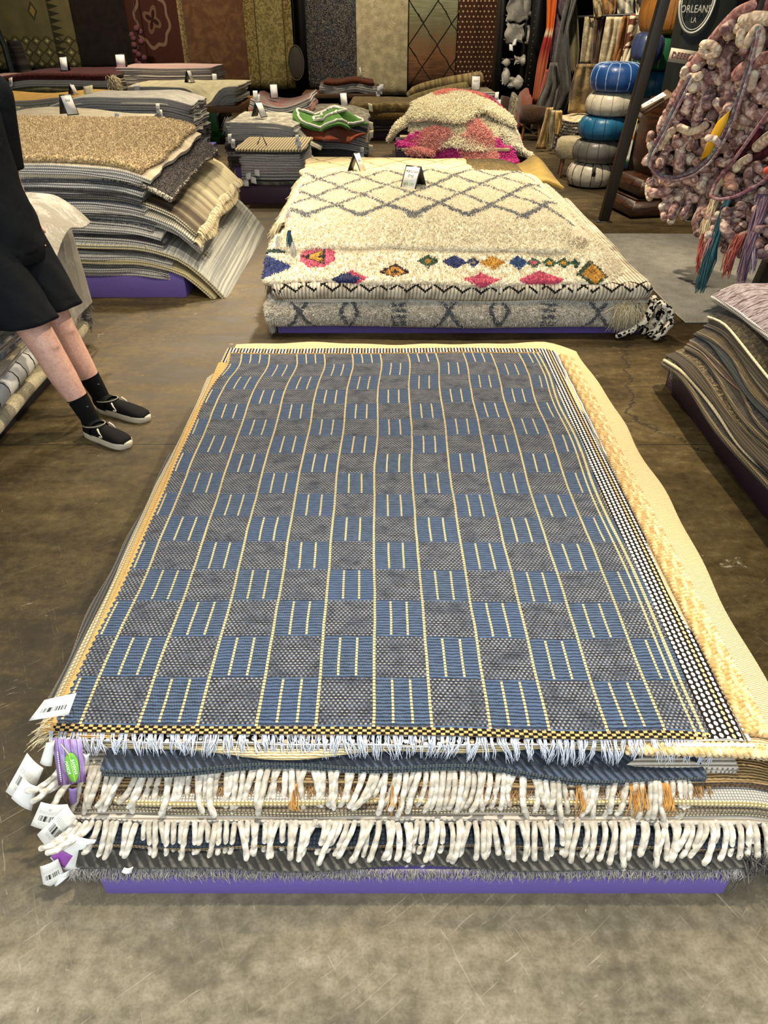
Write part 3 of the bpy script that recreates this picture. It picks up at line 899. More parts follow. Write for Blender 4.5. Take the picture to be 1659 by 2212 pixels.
def m_motif():
    g = G('cream_shag_colour_motifs'); u0, v0 = g.uv(); p = g.vec(u0, v0)
    n = g.noise(p, 70, 2) - .5; u = u0 + n * .035; v = v0 + (g.noise(p, 85, 2) - .5) * .035
    col = g.mix(g.noise(p, 50, 3).ss(.3, .7), 'cdbd94', 'f3e9d0')
    D = [(.955, .135, .055, .040, '2e4c34'), (.955, .135, .022, .016, 'b98a2e'), (1.115, .132, .062, .042, '27305c'), (1.225, .132, .035, .030, '27305c'),
         (1.225, .132, .014, .012, '8c8058'), (1.345, .132, .066, .042, 'b8862e'), (1.50, .130, .050, .045, '22406a'), (1.59, .128, .040, .032, '2d5038'), (1.59, .128, .020, .016, 'c05a6a'),
         (1.685, .126, .040, .032, '2d5038'), (1.685, .126, .020, .016, 'b98a2e'), (1.77, .124, .040, .032, '2d5038'), (1.77, .124, .020, .016, 'b98a2e'), (1.84, .122, .025, .028, '23452f'),
         (.755, .060, .075, .045, '3a1d20'), (.755, .060, .052, .030, 'b9872e'), (.755, .060, .020, .012, '3a1d20'),
         (1.27, .0, .10, .055, 'b8495f'), (1.62, -.005, .115, .065, 'b8495f'), (1.93, .045, .085, .085, '35462a'), (1.94, .045, .062, .066, 'b07f28'), (.50, .0, .085, .055, 'b8495f'), (.47, -.01, .075, .050, '22284f')]
    for cu, cv, w, h, c in D:
        w, h = w * 1.22, h * 1.22
        col = g.mix(dia(g, u, v, cu, cv, w, h) < 1.0, col, c)
    oc = ((u - .29).abs() / .105).max((v - .165).abs() / .080).max(dia(g, u, v, .29, .165, .15, .115))
    col = g.mix(oc < 1.0, col, 'c5596c')
    tri = ((v - .165).abs() < (u - .19) * .45) * (u < .335) * (u > .19)
    col = g.mix(tri, col, '1d1716')
    ch = (((v - .165).abs() - (u - .245) * .45).abs() < .016) * (u > .24) * (u < .32)
    col = g.mix(ch, col, 'b98a2e')
    bt = ((v - .095).abs() < (.14 - u) * .55) * (u < .14)
    col = g.mix(bt, col, '2a3566')
    tg = (u < .10) * (v > .20) * (v < .24) ; col = g.mix(tg, col, '20382e')
    return g.out(col, .95, g.noise(p, 60, 2), .01, sheen=.2)


def m_flatzig():
    g = G('ivory_flat_weave_black_zigzag'); u0, v0 = g.uv(); p = g.vec(u0, v0)
    rib = (u0 * (math.pi / .022)).sin().abs(); n = g.noise(p, 12, 3)
    st = (u0 / .011).floor() * .011; sv = (v0 / .008).floor() * .008
    tz = ((st / .22).frac() - .5).abs() * .22; tz2 = ((st / .22 + .5).frac() - .5).abs() * .22
    l = ((tz * .75 - .005 + sv).abs() < .007).max((tz2 * .75 - .005 + sv).abs() < .006)
    l = l * (g.noise(g.vec(st * 30.0, sv * 20.0), 1, 0) > .38)
    c = g.mix((n * .8 + rib * .3).ss(.35, .85), '8d8069', 'e2d6ba')
    return g.out(g.mix(l, c, '1b1816'), .95, rib, .004)


def m_marks():
    g = G('ivory_shag_grey_marks'); u0, v0 = g.uv(); p = g.vec(u0, v0)
    u = u0 + (g.noise(p, 40, 2) - .5) * .035; v = v0 + (g.noise(p, 44, 2) - .5) * .03
    w = v + .08                                  # centre of the rolled face
    k = (u / .30).floor(); f = (u / .30).frac() * .30 - .15
    ty = (k * .37 + .1).frac()
    x = ((f.abs() - w.abs() * .75).abs() < .013) * (f.abs() < .09)
    rg = ((f.abs() - (.055 - (w.abs() * .6))).abs() < .013)
    ld = ((v * 30.0).frac() > .5) * (f.abs() < .045)
    m = g.m('ADD', x * (ty < .45), g.m('ADD', rg * (ty > .45) * (ty < .75), ld * (ty > .75)))
    m = m.min(1.0)
    c = g.mix(g.noise(p, 50, 3).ss(.3, .7), 'bdb096', 'f0e9d8')
    return g.out(g.mix(m * .9, c, '4b5158'), .95, g.noise(p, 60, 2), .01, sheen=.2)


def tent_sign(loc, yaw, h, w, lines, label, tilt=.5, group='tent price signs on the rug piles'):
    """folded black A-frame price card with a printed white front"""
    o = empty('tent_sign', loc, label, 'price sign', group)
    bl = plain('black_sign_plastic', '15120f', .45); ca, sa = math.cos(yaw), math.sin(yaw)
    R = Matrix.Rotation(yaw, 4, 'Z'); Tm = Matrix.Translation(loc)
    for nm, s in (('front_panel', -1), ('back_panel', 1)):
        M = Tm @ R @ Matrix.Translation((0, s * h * math.sin(tilt) * .5, h * math.cos(tilt) * .5)) @ Matrix.Rotation(s * -tilt * -1.0, 4, 'X')
        M = Tm @ R @ Matrix.Translation((0, s * h * math.sin(tilt) * .5, h * math.cos(tilt) * .5)) @ Matrix.Rotation(tilt * s, 4, 'X')
        me = MB().box((-w / 2, -.002, -h / 2), (w / 2, .002, h / 2)).get(nm, bl, False); me.transform(M); link(nm, me, o)
        if s < 0:
            me = MB().box((-w * .44, -.0035, -h * .455), (w * .44, -.0021, h * .44)).get('card_insert', WHITE, False); me.transform(M); ins = link('card_insert', me, o)
            for txt, zz, sz, c in lines:
                text(txt, h * sz, M @ Matrix.Translation((0, -.0039, h * zz)) @ Matrix.Rotation(math.pi / 2, 4, 'X'), plain('sign_ink_' + c, c, .6), ins, .7)
    return o


def moroccan():
    plinth(-.66, 1.60, 4.26, 6.55, .10, 'low purple plinth under the pile of cream Moroccan rugs', M_PURP)
    GM = 'rugs in the cream Moroccan pile'
    w = waves(9, .008, 3.0)
    fr = lambda X, Y, a=.125, y=4.60, d=.34: -a * np.clip((y - Y) / d, 0, 1) ** 2
    rt = lambda X, Y, x=1.28, k=1.6: -k * np.clip(X - x, 0, .6) ** 2
    mm = m_marks()
    b1 = rug('rug', -.66, 1.50, 4.24, 6.5, .055, .15, [mm, mm], 'ivory shag rug with grey cross marks, rolled over the plinth edge', 'rug', GM, lambda X, Y: w(X, Y) * .4, ROUND, 40, 24, 41, .01)
    pile(b1, 26000, .022, .0022, mm, .7, lambda c, n: (c[:, 1] < 4.30) * 1.0)
    b2 = rug('rug', -.60, 1.58, 4.22, 6.5, .205, .022, [fab('d8ccb0', '9b8f78', 'rib'), fab('e9e2d0', '6b6357', 'rib')], 'thin ivory rug folded above the grey cross shag', 'rug', GM, w, PLIES, 40, 24, 42, .014)
    mz = m_flatzig()
    b3 = rug('rug', -.64, 1.56, 4.23, 6.5, .226, .102, [mz, mz], 'folded ivory flat weave with black stepped zigzags', 'rug', GM, w, ROUND, 40, 24, 43, .01)
    mt = m_motif()
    cz = lambda X, Y: w(X, Y) + fr(X, Y) - 1.05 * np.clip(X - 1.30, 0, .7) ** 1.25
    X, Y = grid(-.69, 1.84, 4.225, 6.5, 60, 46, 44, .012)
    Y = np.where(Y < 4.8, Y, Y)
    Z = .33 + .145 + cz(X, Y)
    me = slab_mesh('rug', np.stack([X, Y, Z], -1), .045, [mt, mt], np.stack([X + .69, (Y - 4.225) * 1.0], -1), ROUND)
    b4 = link('rug', me); b4['_m'] = me.name
    tag(b4, 'cream shag rug with small colourful diamonds along its folded front', 'rug', GM)
    pile(b4, 30000, .016, .0022, mt, .6, lambda c, n: ((c[:, 1] < 4.62) | (c[:, 0] > 1.3)) * 1.0)
    crm = fab('dfd3b4', 'a99a7a', 'heather'); bk = fab('cfc6b2', '8c8577', 'rib')
    z = .33 + .145
    for i, (y0, x1, d) in enumerate(((4.40, 1.32, 'lower thin cream shag rug folded above the colourful diamonds'), (4.43, 1.30, 'upper thin cream shag rug folded just below the lattice rug'))):
        r = rug('rug', -.63, x1, y0, 6.45, z, .028, [crm, bk], d, 'rug', GM, lambda X, Y: w(X, Y) + fr(X, Y, .11, 4.72, .30) - 1.05 * np.clip(X - 1.22, 0, .7) ** 1.25, PLIES, 40, 30, 45 + i, .02)
        pile(r, 6000, .014, .0022, crm, .6, lambda c, n: (c[:, 1] < 4.60) * 1.0)
        z += .028
    ml = m_lattice()
    lz = lambda X, Y: w(X, Y) * 1.3 + fr(X, Y, .10, 4.80, .33) - .75 * np.clip(X - 1.08, 0, .7) ** 1.3 + .02 * np.sin(X * 2.1 + 1) * np.clip(Y - 5, 0, 1)
    b7 = rug('rug', -.60, 1.36, 4.46, 6.25, z, .045, [ml, ml], 'thick cream shag rug with grey diamond lattice on the Moroccan pile', 'rug', GM, lz, ROUND, 60, 60, 48, .016)
    pile(b7, 70000, .017, .0022, ml, .6)
    zt = z + .045
    tan = G('sand_rug_fine_lattice'); u, v = tan.uv(); p = tan.vec(u, v); nn = tan.noise(p, 9, 2)
    a = ((u + nn * .08) / .33 + (v + nn * .05) / .42).frac(); b = ((u + nn * .08) / .33 - (v + nn * .05) / .42).frac()
    l = (((a - .5).abs() > .475).max((b - .5).abs() > .475))
    mtan = tan.out(tan.mix(l, tan.mix(nn, 'd8c08c', 'ead7aa'), '8d7c50'), .95, tan.noise(p, 200, 2), .003)
    rug('rug', -.66, .72, 6.20, 6.98, z + .01, .03, [mtan, mtan], 'sand coloured flat rug with thin lattice at the back of the pile', 'rug', GM, w, ROUND, 30, 18, 49, .02)
    gold = fab('8d7434', '4f4120', 'fleck'); rug('rug', .45, 1.42, 6.30, 7.05, z - .01, .03, [gold, fab('c4a63e', '8d7430', 'rib')], 'brown and gold bordered rug at the back right of the pile', 'rug', GM, lambda X, Y: -.5 * np.clip(X - 1.05, 0, 1) ** 1.3, BOUND, 24, 18, 50, .02)
    gz = lambda X, Y: .08 * np.exp(-((X - 1.36) / .10) ** 2) * np.clip((Y - 6.45) / .4, 0, 1) - .55 * np.clip(X - 1.34, 0, 1) ** 1.2
    rug('rug', .72, 1.48, 6.35, 7.05, z - .05, .025, [fab('b89a4c', '8f7536', 'heather'), fab('c2aa66', '8f7c46', 'rib')], 'olive gold rug with a raised corner at the back of the pile', 'rug', GM, gz, ROUND, 26, 18, 51, .012)
    # left side: long cream fringe and knotted tassels
    pts = []
    for _ in range(900):
        y = rng.uniform(4.75, 6.35); a = np.array([-.60 + rng.normal(0, .006), y, zt - .02 + float(lz(np.float64(-.6), np.float64(y)))])
        L = rng.uniform(.10, .20); e = a + [-.10 - rng.uniform(0, .05), rng.normal(0, .02), -L * .8]
        pts.append([a, a + [-.06, rng.normal(0, .008), -.015], a + [-.095, rng.normal(0, .012), -L * .4], e])
    strands('fringe', pts, .0030, THREAD_T, b7, 4)
    g1 = m_yarn('white_tassel_wool', 'c9c3b4', 'f3efe4'); g2 = m_yarn('teal_tassel_wool', '24404a', '4f7684')

    def tassel(pos, par, mat, L=.09, r=.02):
        pts = []
        for _ in range(34):
            a = np.array(pos) + rng.normal(0, .004, 3); an = rng.uniform(0, 6.28); rr = r * rng.uniform(.3, 1)
            pts.append([a, a + [math.cos(an) * rr * .7, math.sin(an) * rr * .7, -L * .4], a + [math.cos(an) * rr, math.sin(an) * rr, -L * rng.uniform(.85, 1.05)]])
        strands('tassel', pts, .0028, mat, par, 4, False)
    for px, py, Y, par, mat, L in ((622, 452, 4.75, b7, g1, .08), (600, 512, 4.5, b7, g1, .08), (625, 500, 4.45, b4, g2, .11), (633, 525, 4.4, b4, g1, .09), (590, 620, 4.32, b3, g1, .10), (583, 638, 4.3, b3, g1, .10), (595, 660, 4.27, b1, g1, .11), (588, 690, 4.26, b1, g1, .09), (592, 645, 4.35, b2, g1, .12), (602, 610, 4.4, b3, g1, .08)):
        tassel(P(px, py, Y=Y), par, mat, L)
    # brown side fringe under the tassels
    pts = []
    for _ in range(500):
        y = rng.uniform(4.3, 5.6); a = np.array([-.67, y, rng.uniform(.2, .40)]); e = a + [-rng.uniform(.02, .06), rng.normal(0, .02), -rng.uniform(.06, .14)]
        pts.append([a, (a + e) / 2 + [-.02, 0, .01], e])
    strands('fringe', pts, .0026, m_yarn('taupe_tassel_wool', '6d604d', 'b9ab90'), b3, 3)
    # right end: tan tuft and speckled braided ends
    pts = []
    for _ in range(260):
        a = np.array([1.46 + rng.normal(0, .025), 4.20, .215 + rng.normal(0, .006)]); e = a + [rng.normal(-.01, .05), -.03 - rng.uniform(0, .03), -rng.uniform(.09, .17)]
        pts.append([a, (a + e) / 2 + [rng.normal(0, .012), -.02, .02], e])
    strands('tuft', pts, .0026, m_yarn('sand_wool', '9a8558', 'e8dcb6'), b2, 3)
    g = G('black_speckled_wool'); x, y, zz = g.obj(); sp = g.noise(g.vec(x, y, zz), 42, 1).ss(.52, .55)
    spm = g.out(g.mix(sp, 'e9e0c8', '1a1614'), .95)
    for k in range(7):
        y0 = 4.22 + k * .055; s = np.linspace(0, 1, 9)
        c = np.stack([1.70 - .02 * k + .10 * s - .16 * s ** 3 + rng.normal(0, .006, 9), y0 - .10 * s + rng.normal(0, .006, 9), .19 - .165 * s ** 1.2 + 0 * s], 1)
        MB().tube(c, .020 + .004 * np.sin(s * 25 + k), 8).build('braided_end', spm, b4)
    MB().tube([(1.62, 4.205, .20), (1.58, 4.17, .11), (1.50, 4.16, .055), (1.42, 4.15, .025)], [.022, .024, .022, .015], 8).build('braided_end', spm, b4)
    # price signs
    c = P(893, 409, z=zt + .005)
    tent_sign((c.x, c.y + .02, zt - .002), -.55, .185, .125, [('MOROCCAN', .27, .13, '4a2f2a'), ('STYLE', .10, .13, '4a2f2a'), ('40% OFF', -.22, .17, '6a8f2a')], 'black tent sign reading Moroccan style on the cream lattice rug', .52)
    c = P(770, 368, z=zt)
    tent_sign((c.x, c.y + .02, z + .035), 1.15, .15, .10, [('SALE', .1, .2, '4a2f2a')], 'small tent sign turned sideways at the back of the Moroccan pile', .4)


moroccan()


# ================================================================== TALL GREY PILE (left)
GREYS = [('8f8f8a', '4a4a48'), ('a3a39c', '6d6c68'), ('6f6d6a', '353331'), ('b4afa2', '7a756b'), ('77787a', '3d3e40'), ('9a958b', '59544c'), ('565351', '262423'), ('c2bdb0', '8a8579'), ('6b5f58', '352b28'), ('8a8d90', '54575a')]
KINDS = ['heather', 'stripe', 'distress', 'rib', 'cross', 'knit', 'fleck']
NAMES = {0: 'mid grey folded rug', 1: 'pale grey folded rug', 2: 'dark grey folded rug', 3: 'light taupe folded rug', 4: 'slate grey folded rug', 5: 'warm grey folded rug', 6: 'charcoal folded rug', 7: 'off white folded rug', 8: 'brown grey folded rug', 9: 'cool grey folded rug'}
LIGHTBK = fab('c9c4b8', '8d877c', 'rib')
DARKBK = fab('4c4844', '282523', 'rib')


def glay(i, t, e=None, **k):
    c = GREYS[i]
    return dict(t=t, m=[fab(c[0], c[1], KINDS[(i * 3 + len(k)) % 7]), LIGHTBK if i % 3 else DARKBK], d=NAMES[i], e=e, **k)


def tall_grey():
    plinth(-3.4, -1.38, 4.93, 6.75, .185, 'purple plinth under the tall grey pile on the left', M_PURP)
    x0, x1, y0, y1 = -3.35, -1.42, 4.93, 6.66
    xs = -1.72

    def zf(X, Y):
        s = np.clip(X - xs, 0, 3)
        return -np.where(s < .34, .5 * s ** 2, .5 * .1156 + .34 * (s - .34) + 1.3 * np.clip(s - .34, 0, .6) ** 1.5) + .018 * np.sin(Y * 2.0 + .6) - .02 * np.clip((5.1 - Y) / .2, 0, 1) ** 2
    L = []
    seq = [7, 4, 3, 2, 7, 1, 6, 3, 8, 6, 8, 7, 2, 9, 3, 6, 4, 2, 0, 6, 1, 9, 6, 4, 2, 0]
    tt = .0255
    for i, s in enumerate(seq):
        f = i / len(seq)
        L.append(glay(s, tt * (1.25 if i % 4 == 0 else .95), (random.uniform(-.02, .02), -.02 - .14 * f + random.uniform(-.03, .02), random.uniform(-.025, .02) + .05 * f * 0, random.uniform(-.1, .05))))
    # long flaps hanging over the right-hand side
    g = G('grey_stripe_flap_weave'); u, v = g.uv(); p = g.vec(u, v)
    st = (g.noise(g.vec(u * 75.0, v * .5), 1, 3)).ss(.35, .65); cr = g.noise(g.vec(u * 4.0, v * 90.0), 1, 2)
    fl = g.out(g.mix((st * .7 + cr * .4).ss(.3, .8), '85867f', 'b4b2a4'), .95, cr, .003)
    g = G('brown_to_cream_striped_weave'); u, v = g.uv()
    bs = g.out(g.mix((g.noise(g.vec(u * .5, v * 7.0), 1, 3) * .7 + v * .22).ss(.3, .75), '4a3f34', 'd2c59c'), .95, g.noise(g.vec(u, v), 220, 2), .003)
    L[7] = dict(t=.03, m=[fl, fab('d8c898', '9a8b62', 'rib')], d='striped grey rug with a long hanging end', e=(0, .37, -.02, .1))
    L[3] = dict(t=.028, m=[fab('cfbf8c', '9a8b5c', 'heather'), fab('d8ca9c', '9a8b62', 'rib')], d='straw rug hanging below the striped end', e=(0, .41, -.01, .12))
    L[13] = dict(t=.03, m=[fab('a9a69c', '6d6a62', 'stripe'), LIGHTBK], d='pale grey rug draped over the right', e=(0, .17, .05, .0))
    L[15] = dict(t=.03, m=[fab('c8bfa4', '7c7460', 'rib'), LIGHTBK], d='cream ribbed rug draped over the right', e=(0, .16, .0, .0))
    L[17] = dict(t=.03, m=[bs, fab('e0d6b4', '8d8060', 'rib')], d='brown and cream striped rug draped right', e=(0, .16, .06, .0))
    L[22] = dict(t=.034, m=[fab('5b4f46', '2c2521', 'fleck', .6), fab('d6cbb0', 'a3977a', 'rib')], d='dark brown shag rug hanging right', e=(0, .03, .02, -.1), rim=BOUND)
    L[-2] = dict(t=.03, m=[fab('cfc0a0', '8f8266', 'heather'), LIGHTBK], d='beige rug just under the tan shag', e=(0, -.08, .0, -.1))
    tn = fab('c6b188', '8f784e', 'fleck', .9)
    L[-1] = dict(t=.04, m=[tn, fab('d8cba8', '9a8d6c', 'rib')], d='tan shag rug with a mottled pile', e=(0, -.13, .03, -.1), rim=ROUND)
    for i, l in enumerate(L):
        l['f'] = lambda X, Y, k=i / len(L): -.26 * k * np.clip(X + 2.0, 0, .7) ** 2
    o, z = stack(L, x0, x1, y0, y1, .185, 'the tall grey pile', 'rugs in the tall grey pile on the left', zf, 0, 34, 22, .012, 14)
    pile(o[-1], 26000, .016, .0028, tn, .7)
    pile(o[22], 9000, .014, .0026, L[22]['m'][0], .7, lambda c, n: (c[:, 0] > -1.8) * 1.0)
    # cream fringes on the flap ends
    for k, xe in ((17, 0), (7, 0), (15, 0)):
        V, Q, U = reg(o[k]); nv, nu = 22, 34; T = V[:nv * nu].reshape(nv, nu, 3)
        pts = []
        e = T[:, -1]; d = T[:, -1] - T[:, -2]; d /= np.linalg.norm(d, axis=1)[:, None]
        if k == 7: e = T[:, -9]; d = np.cross([0, 1.0, 0], d) * -1 * 0 + np.array([.2, 0, -.05])
        for _ in range(320):
            s = rng.uniform(0, nv - 1.01); i = int(s); q = s - i
            a = e[i] * (1 - q) + e[i + 1] * q + np.array([0, 0, .004]); dd = d[i] if d.ndim == 2 else d
            pts.append([a, a + dd * .03 + [0, rng.normal(0, .006), .008], a + dd * .055 + [0, rng.normal(0, .01), -.004]])
        strands('fringe', pts, .0032, THREAD_T, o[k], 3)


tall_grey()


# ================================================================== RUG PILE BEHIND THE PERSON (left edge)
def left_pile():
    x0, x1, y0, y1 = -3.0, -1.80, 1.75, 4.08
    plinth(x0 + .02, -1.80, y0 + .03, y1 - .03, .10, 'dark plinth under the pale pile the person leans on', plain('black_plinth_paint', '1a1820', .5))
    zf = lambda X, Y: -.5 * np.clip(X + 2.0, 0, .4) ** 2
    wt = fab('d5d2c8', '9b978c', 'distress', 1.2); gw = fab('b8b4a6', '7e7a6e', 'distress'); bl = fab('c8c9c4', '6a7088', 'distress', .7)
    g = G('white_rug_black_lines'); u, v = g.uv(); n = g.noise(g.vec(u, v), 9, 2) - .5
    l = ((((v + n * .05) / .105).frac() - .5).abs() > .46)
    ln = g.out(g.mix(l, g.mix(g.noise(g.vec(u, v), 40, 2), 'e9e7e0', 'c8c5ba'), '23201d'), .95, g.noise(g.vec(u, v), 200, 2), .003)
    ivory = fab('d6c9a4', '9b8f70', 'heather')
    dn = 'the pale left pile'
    L = [dict(t=.07, m=[ivory, ivory], d='beige folded rug with faint lines', e=(0, .035, 0, 0), rim=ROUND), dict(t=.11, m=[ln, ln], d='white folded rug with black hand drawn lines', e=(0, .01, 0, 0), rim=ROUND),
         dict(t=.035, m=[fab('c9b994', '8f8468', 'rib_v', 1, .008), LIGHTBK], d='sand ribbed folded rug', e=(0, .02, 0, .01)), dict(t=.045, m=[bl, bl], d='distressed white and navy folded rug', e=(0, .0, 0, .02), rim=ROUND),
         dict(t=.04, m=[gw, LIGHTBK], d='pale grey distressed folded rug', e=(0, .02, 0, .03)), dict(t=.05, m=[bl, gw], d='worn blue grey folded rug', e=(0, -.01, 0, .0)), dict(t=.05, m=[wt, wt], d='white worn folded rug', e=(0, .01, 0, .04), rim=ROUND),
         dict(t=.035, m=[fab('2f6fa8', '4fb0d8', 'distress', .8), fab('2f6fa8', '1f4d86', 'distress')], d='bright blue folded rug', e=(0, .0, 0, .05)), dict(t=.05, m=[fab('a58a55', '6f5b34', 'heather'), fab('a58a55', '6f5b34', 'heather')], d='tan brown shag folded rug', e=(0, .03, 0, .06), rim=ROUND),
         dict(t=.04, m=[gw, wt], d='grey white folded rug', e=(0, .02, 0, .05)), dict(t=.04, m=[wt, gw], d='cream grey worn folded rug', e=(0, .03, 0, .06))]
    o, z = stack(L, x0, x1, y0, y1, .10, dn, 'rugs in the pale pile on the left', zf, 0, 24, 22, .012, 23)
    # draped rug with a hanging flap at the far right corner
    top = fab('bdb7a6', '948d7c', 'distress', 2.2)
    u, v = np.meshgrid(np.linspace(0, 1, 30), np.linspace(0, 1, 24))
    X = -2.4 + u * .80; Y = 3.35 + v * .72 - .0 * u
    Z = z + .03 + .17 * np.clip((X + 2.3) / .4, 0, 1) * np.clip((Y - 3.3) / .5, 0, 1) + .03 * np.sin(Y * 9) * np.clip((X + 2.0) / .3, 0, 1) - 2.4 * np.clip(X + 1.78, 0, 1) ** 1.7
    me = slab_mesh('rug', np.stack([X, Y, Z], -1), .014, [top, gw], np.stack([u * .95, v * .8], -1), ROUND)
    r = link('rug', me); tag(r, 'pale grey worn rug rolled back at the corner beside the person', 'rug', 'rugs in the pale pile on the left')
    u, v = np.meshgrid(np.linspace(0, 1, 24), np.linspace(0, 1, 18))
    s = u * .62
    X = -2.15 + np.where(s < .42, s, .42 + .10 * (s - .42)); Y = 3.45 + v * .66
    Z = z + .02 + .07 * np.clip((Y - 3.4) / .5, 0, 1) - 3.2 * np.clip(s - .34, 0, 1) ** 1.45
    me = slab_mesh('rug', np.stack([X, Y, Z], -1), .012, [top, gw], np.stack([s, v * .66], -1), ROUND)
    r2 = link('rug', me); tag(r2, 'cream grey rug end hanging beside the black shorts', 'rug', 'rugs in the pale pile on the left')
    # tag ends sticking out at the far end
    pts = []
    for _ in range(120):
        a = np.array([-1.78 + rng.uniform(-.04, .03), 4.09, rng.uniform(.12, .36)]); e = a + [rng.uniform(-.01, .05), rng.uniform(.0, .04), -rng.uniform(.02, .07)]
        pts.append([a, (a + e) / 2 + [.006, .01, .006], e])
    strands('fringe', pts, .003, m_yarn('grey_wool_thread', '5a5b5c', 'bdbab0'), o[4], 3)


left_pile()


# ================================================================== DARK PILE (right edge)
def right_pile():
    plinth(1.515, 3.0, .6, 3.52, .165, 'dark plum plinth under the brown pile on the right', M_PURPD)
    x0, x1, y0, y1 = 1.52, 2.9, .8, 3.50

    def zf(X, Y):
        return -.12 * np.clip(1.86 - X, 0, 1) ** 1.6 - .20 * np.clip(Y - 3.25, 0, 1) ** 1.4 + .012 * np.sin(Y * 6 + X)
    C = [('2a2420', '171310'), ('a8946a', '5c4c30'), ('5a4a2e', '2a2014'), ('40351f', '211a10'), ('7a6a4a', '3a2e1c'), ('302b24', '12100d'), ('4a4134', '221d17'), ('5c4432', '2a1f18'), ('3a332b', '191512'), ('2f332e', '171a17'), ('57492c', '2a2214'), ('524836', '282218'), ('4a3d20', '241d0e')]
    N = ['black', 'straw edged', 'olive brown', 'dark olive', 'tan flecked', 'black flecked', 'taupe', 'rust striped', 'dark taupe', 'charcoal green', 'moss brown', 'speckled brown', 'gold brown']
    L = []
    for i, (c, n) in enumerate(zip(C, N)):
        L.append(dict(t=.024 if i % 3 else .03, m=[fab(c[0], c[1], ['fleck', 'knit', 'heather', 'rib'][i % 4]), fab(*((c[0], c[1]) if i % 2 else ('85744e', '463a24')), 'knit')], d=n + ' rug with wavy edge',
                      e=(-.05 + .013 * i + random.uniform(-.025, .02), 0, 0, random.uniform(-.03, .02)), rim=PLIES if i % 2 else BOUND))
    L[7]['m'][1] = fab('b0502e', 'e2d2a8', 'cross', .5)
    L[2]['m'][1] = fab('d8c79a', '4a3a20', 'knit', 1, .02)
    for i, l in enumerate(L):
        l['f'] = lambda X, Y, k=i / len(L): -.8 * k * np.clip(1.92 - X, 0, 1) ** 1.7
    o, z = stack(L, x0, x1, y0, y1, .165, 'the dark right pile', 'rugs in the dark pile on the right', zf, 0, 26, 40, .016, 33)
    g = G('silver_brown_weave'); u, v = g.uv(); n = g.noise(g.vec(u * 2.0, v * 9.0), 14, 4, .6, .6)
    ln = (((v + (n - .5) * .03) / .085).frac() > .93)
    m = g.out(g.mix(ln, g.mix(n.ss(.35, .65), '5a4a46', 'a39a9c'), '4a3029'), .9, n, .006)
    zt = lambda X, Y: -1.0 * np.clip(1.78 - X, 0, 1) ** 1.3 + .015 * np.sin(Y * 7 + 1) - .20 * np.clip(Y - 3.25, 0, 1) ** 1.4
    r = rug('rug', 1.66, 2.9, .8, 3.56, z + .02, .035, [m, fab('e2ddd4', '6d655c', 'knit', 1, .016)], 'silver brown rug with white stitched edge on top of the dark pile', 'rug', 'rugs in the dark pile on the right', zt, BOUND, 26, 46, 77, .014)
    # pale cord on the shag edge below, and loose threads
    V, Q, U = reg(o[12]); T = V[:40 * 26].reshape(40, 26, 3)
    MB().tube(T[:, 0] + [-.008, 0, .006], .006, 6).build('edge_cord', THREAD_T, o[12])
    V, Q, U = reg(o[1]); T = V[:40 * 26].reshape(40, 26, 3)
    MB().tube(T[:, 0] + [-.012, 0, -.002], .009, 6).build('edge_cord', THREAD_T, o[1])
    a = T[-3, 0]
    pts = [[a + rng.normal(0, .008, 3), a + [-.01, .005, -.03] + rng.normal(0, .006, 3), a + [-.005, 0, -.075] + rng.normal(0, .012, 3)] for _ in range(26)]
    strands('tuft', pts, .002, m_yarn('dusty_thread', '8d7b68', 'c8b8a4'), o[1], 3)


right_pile()


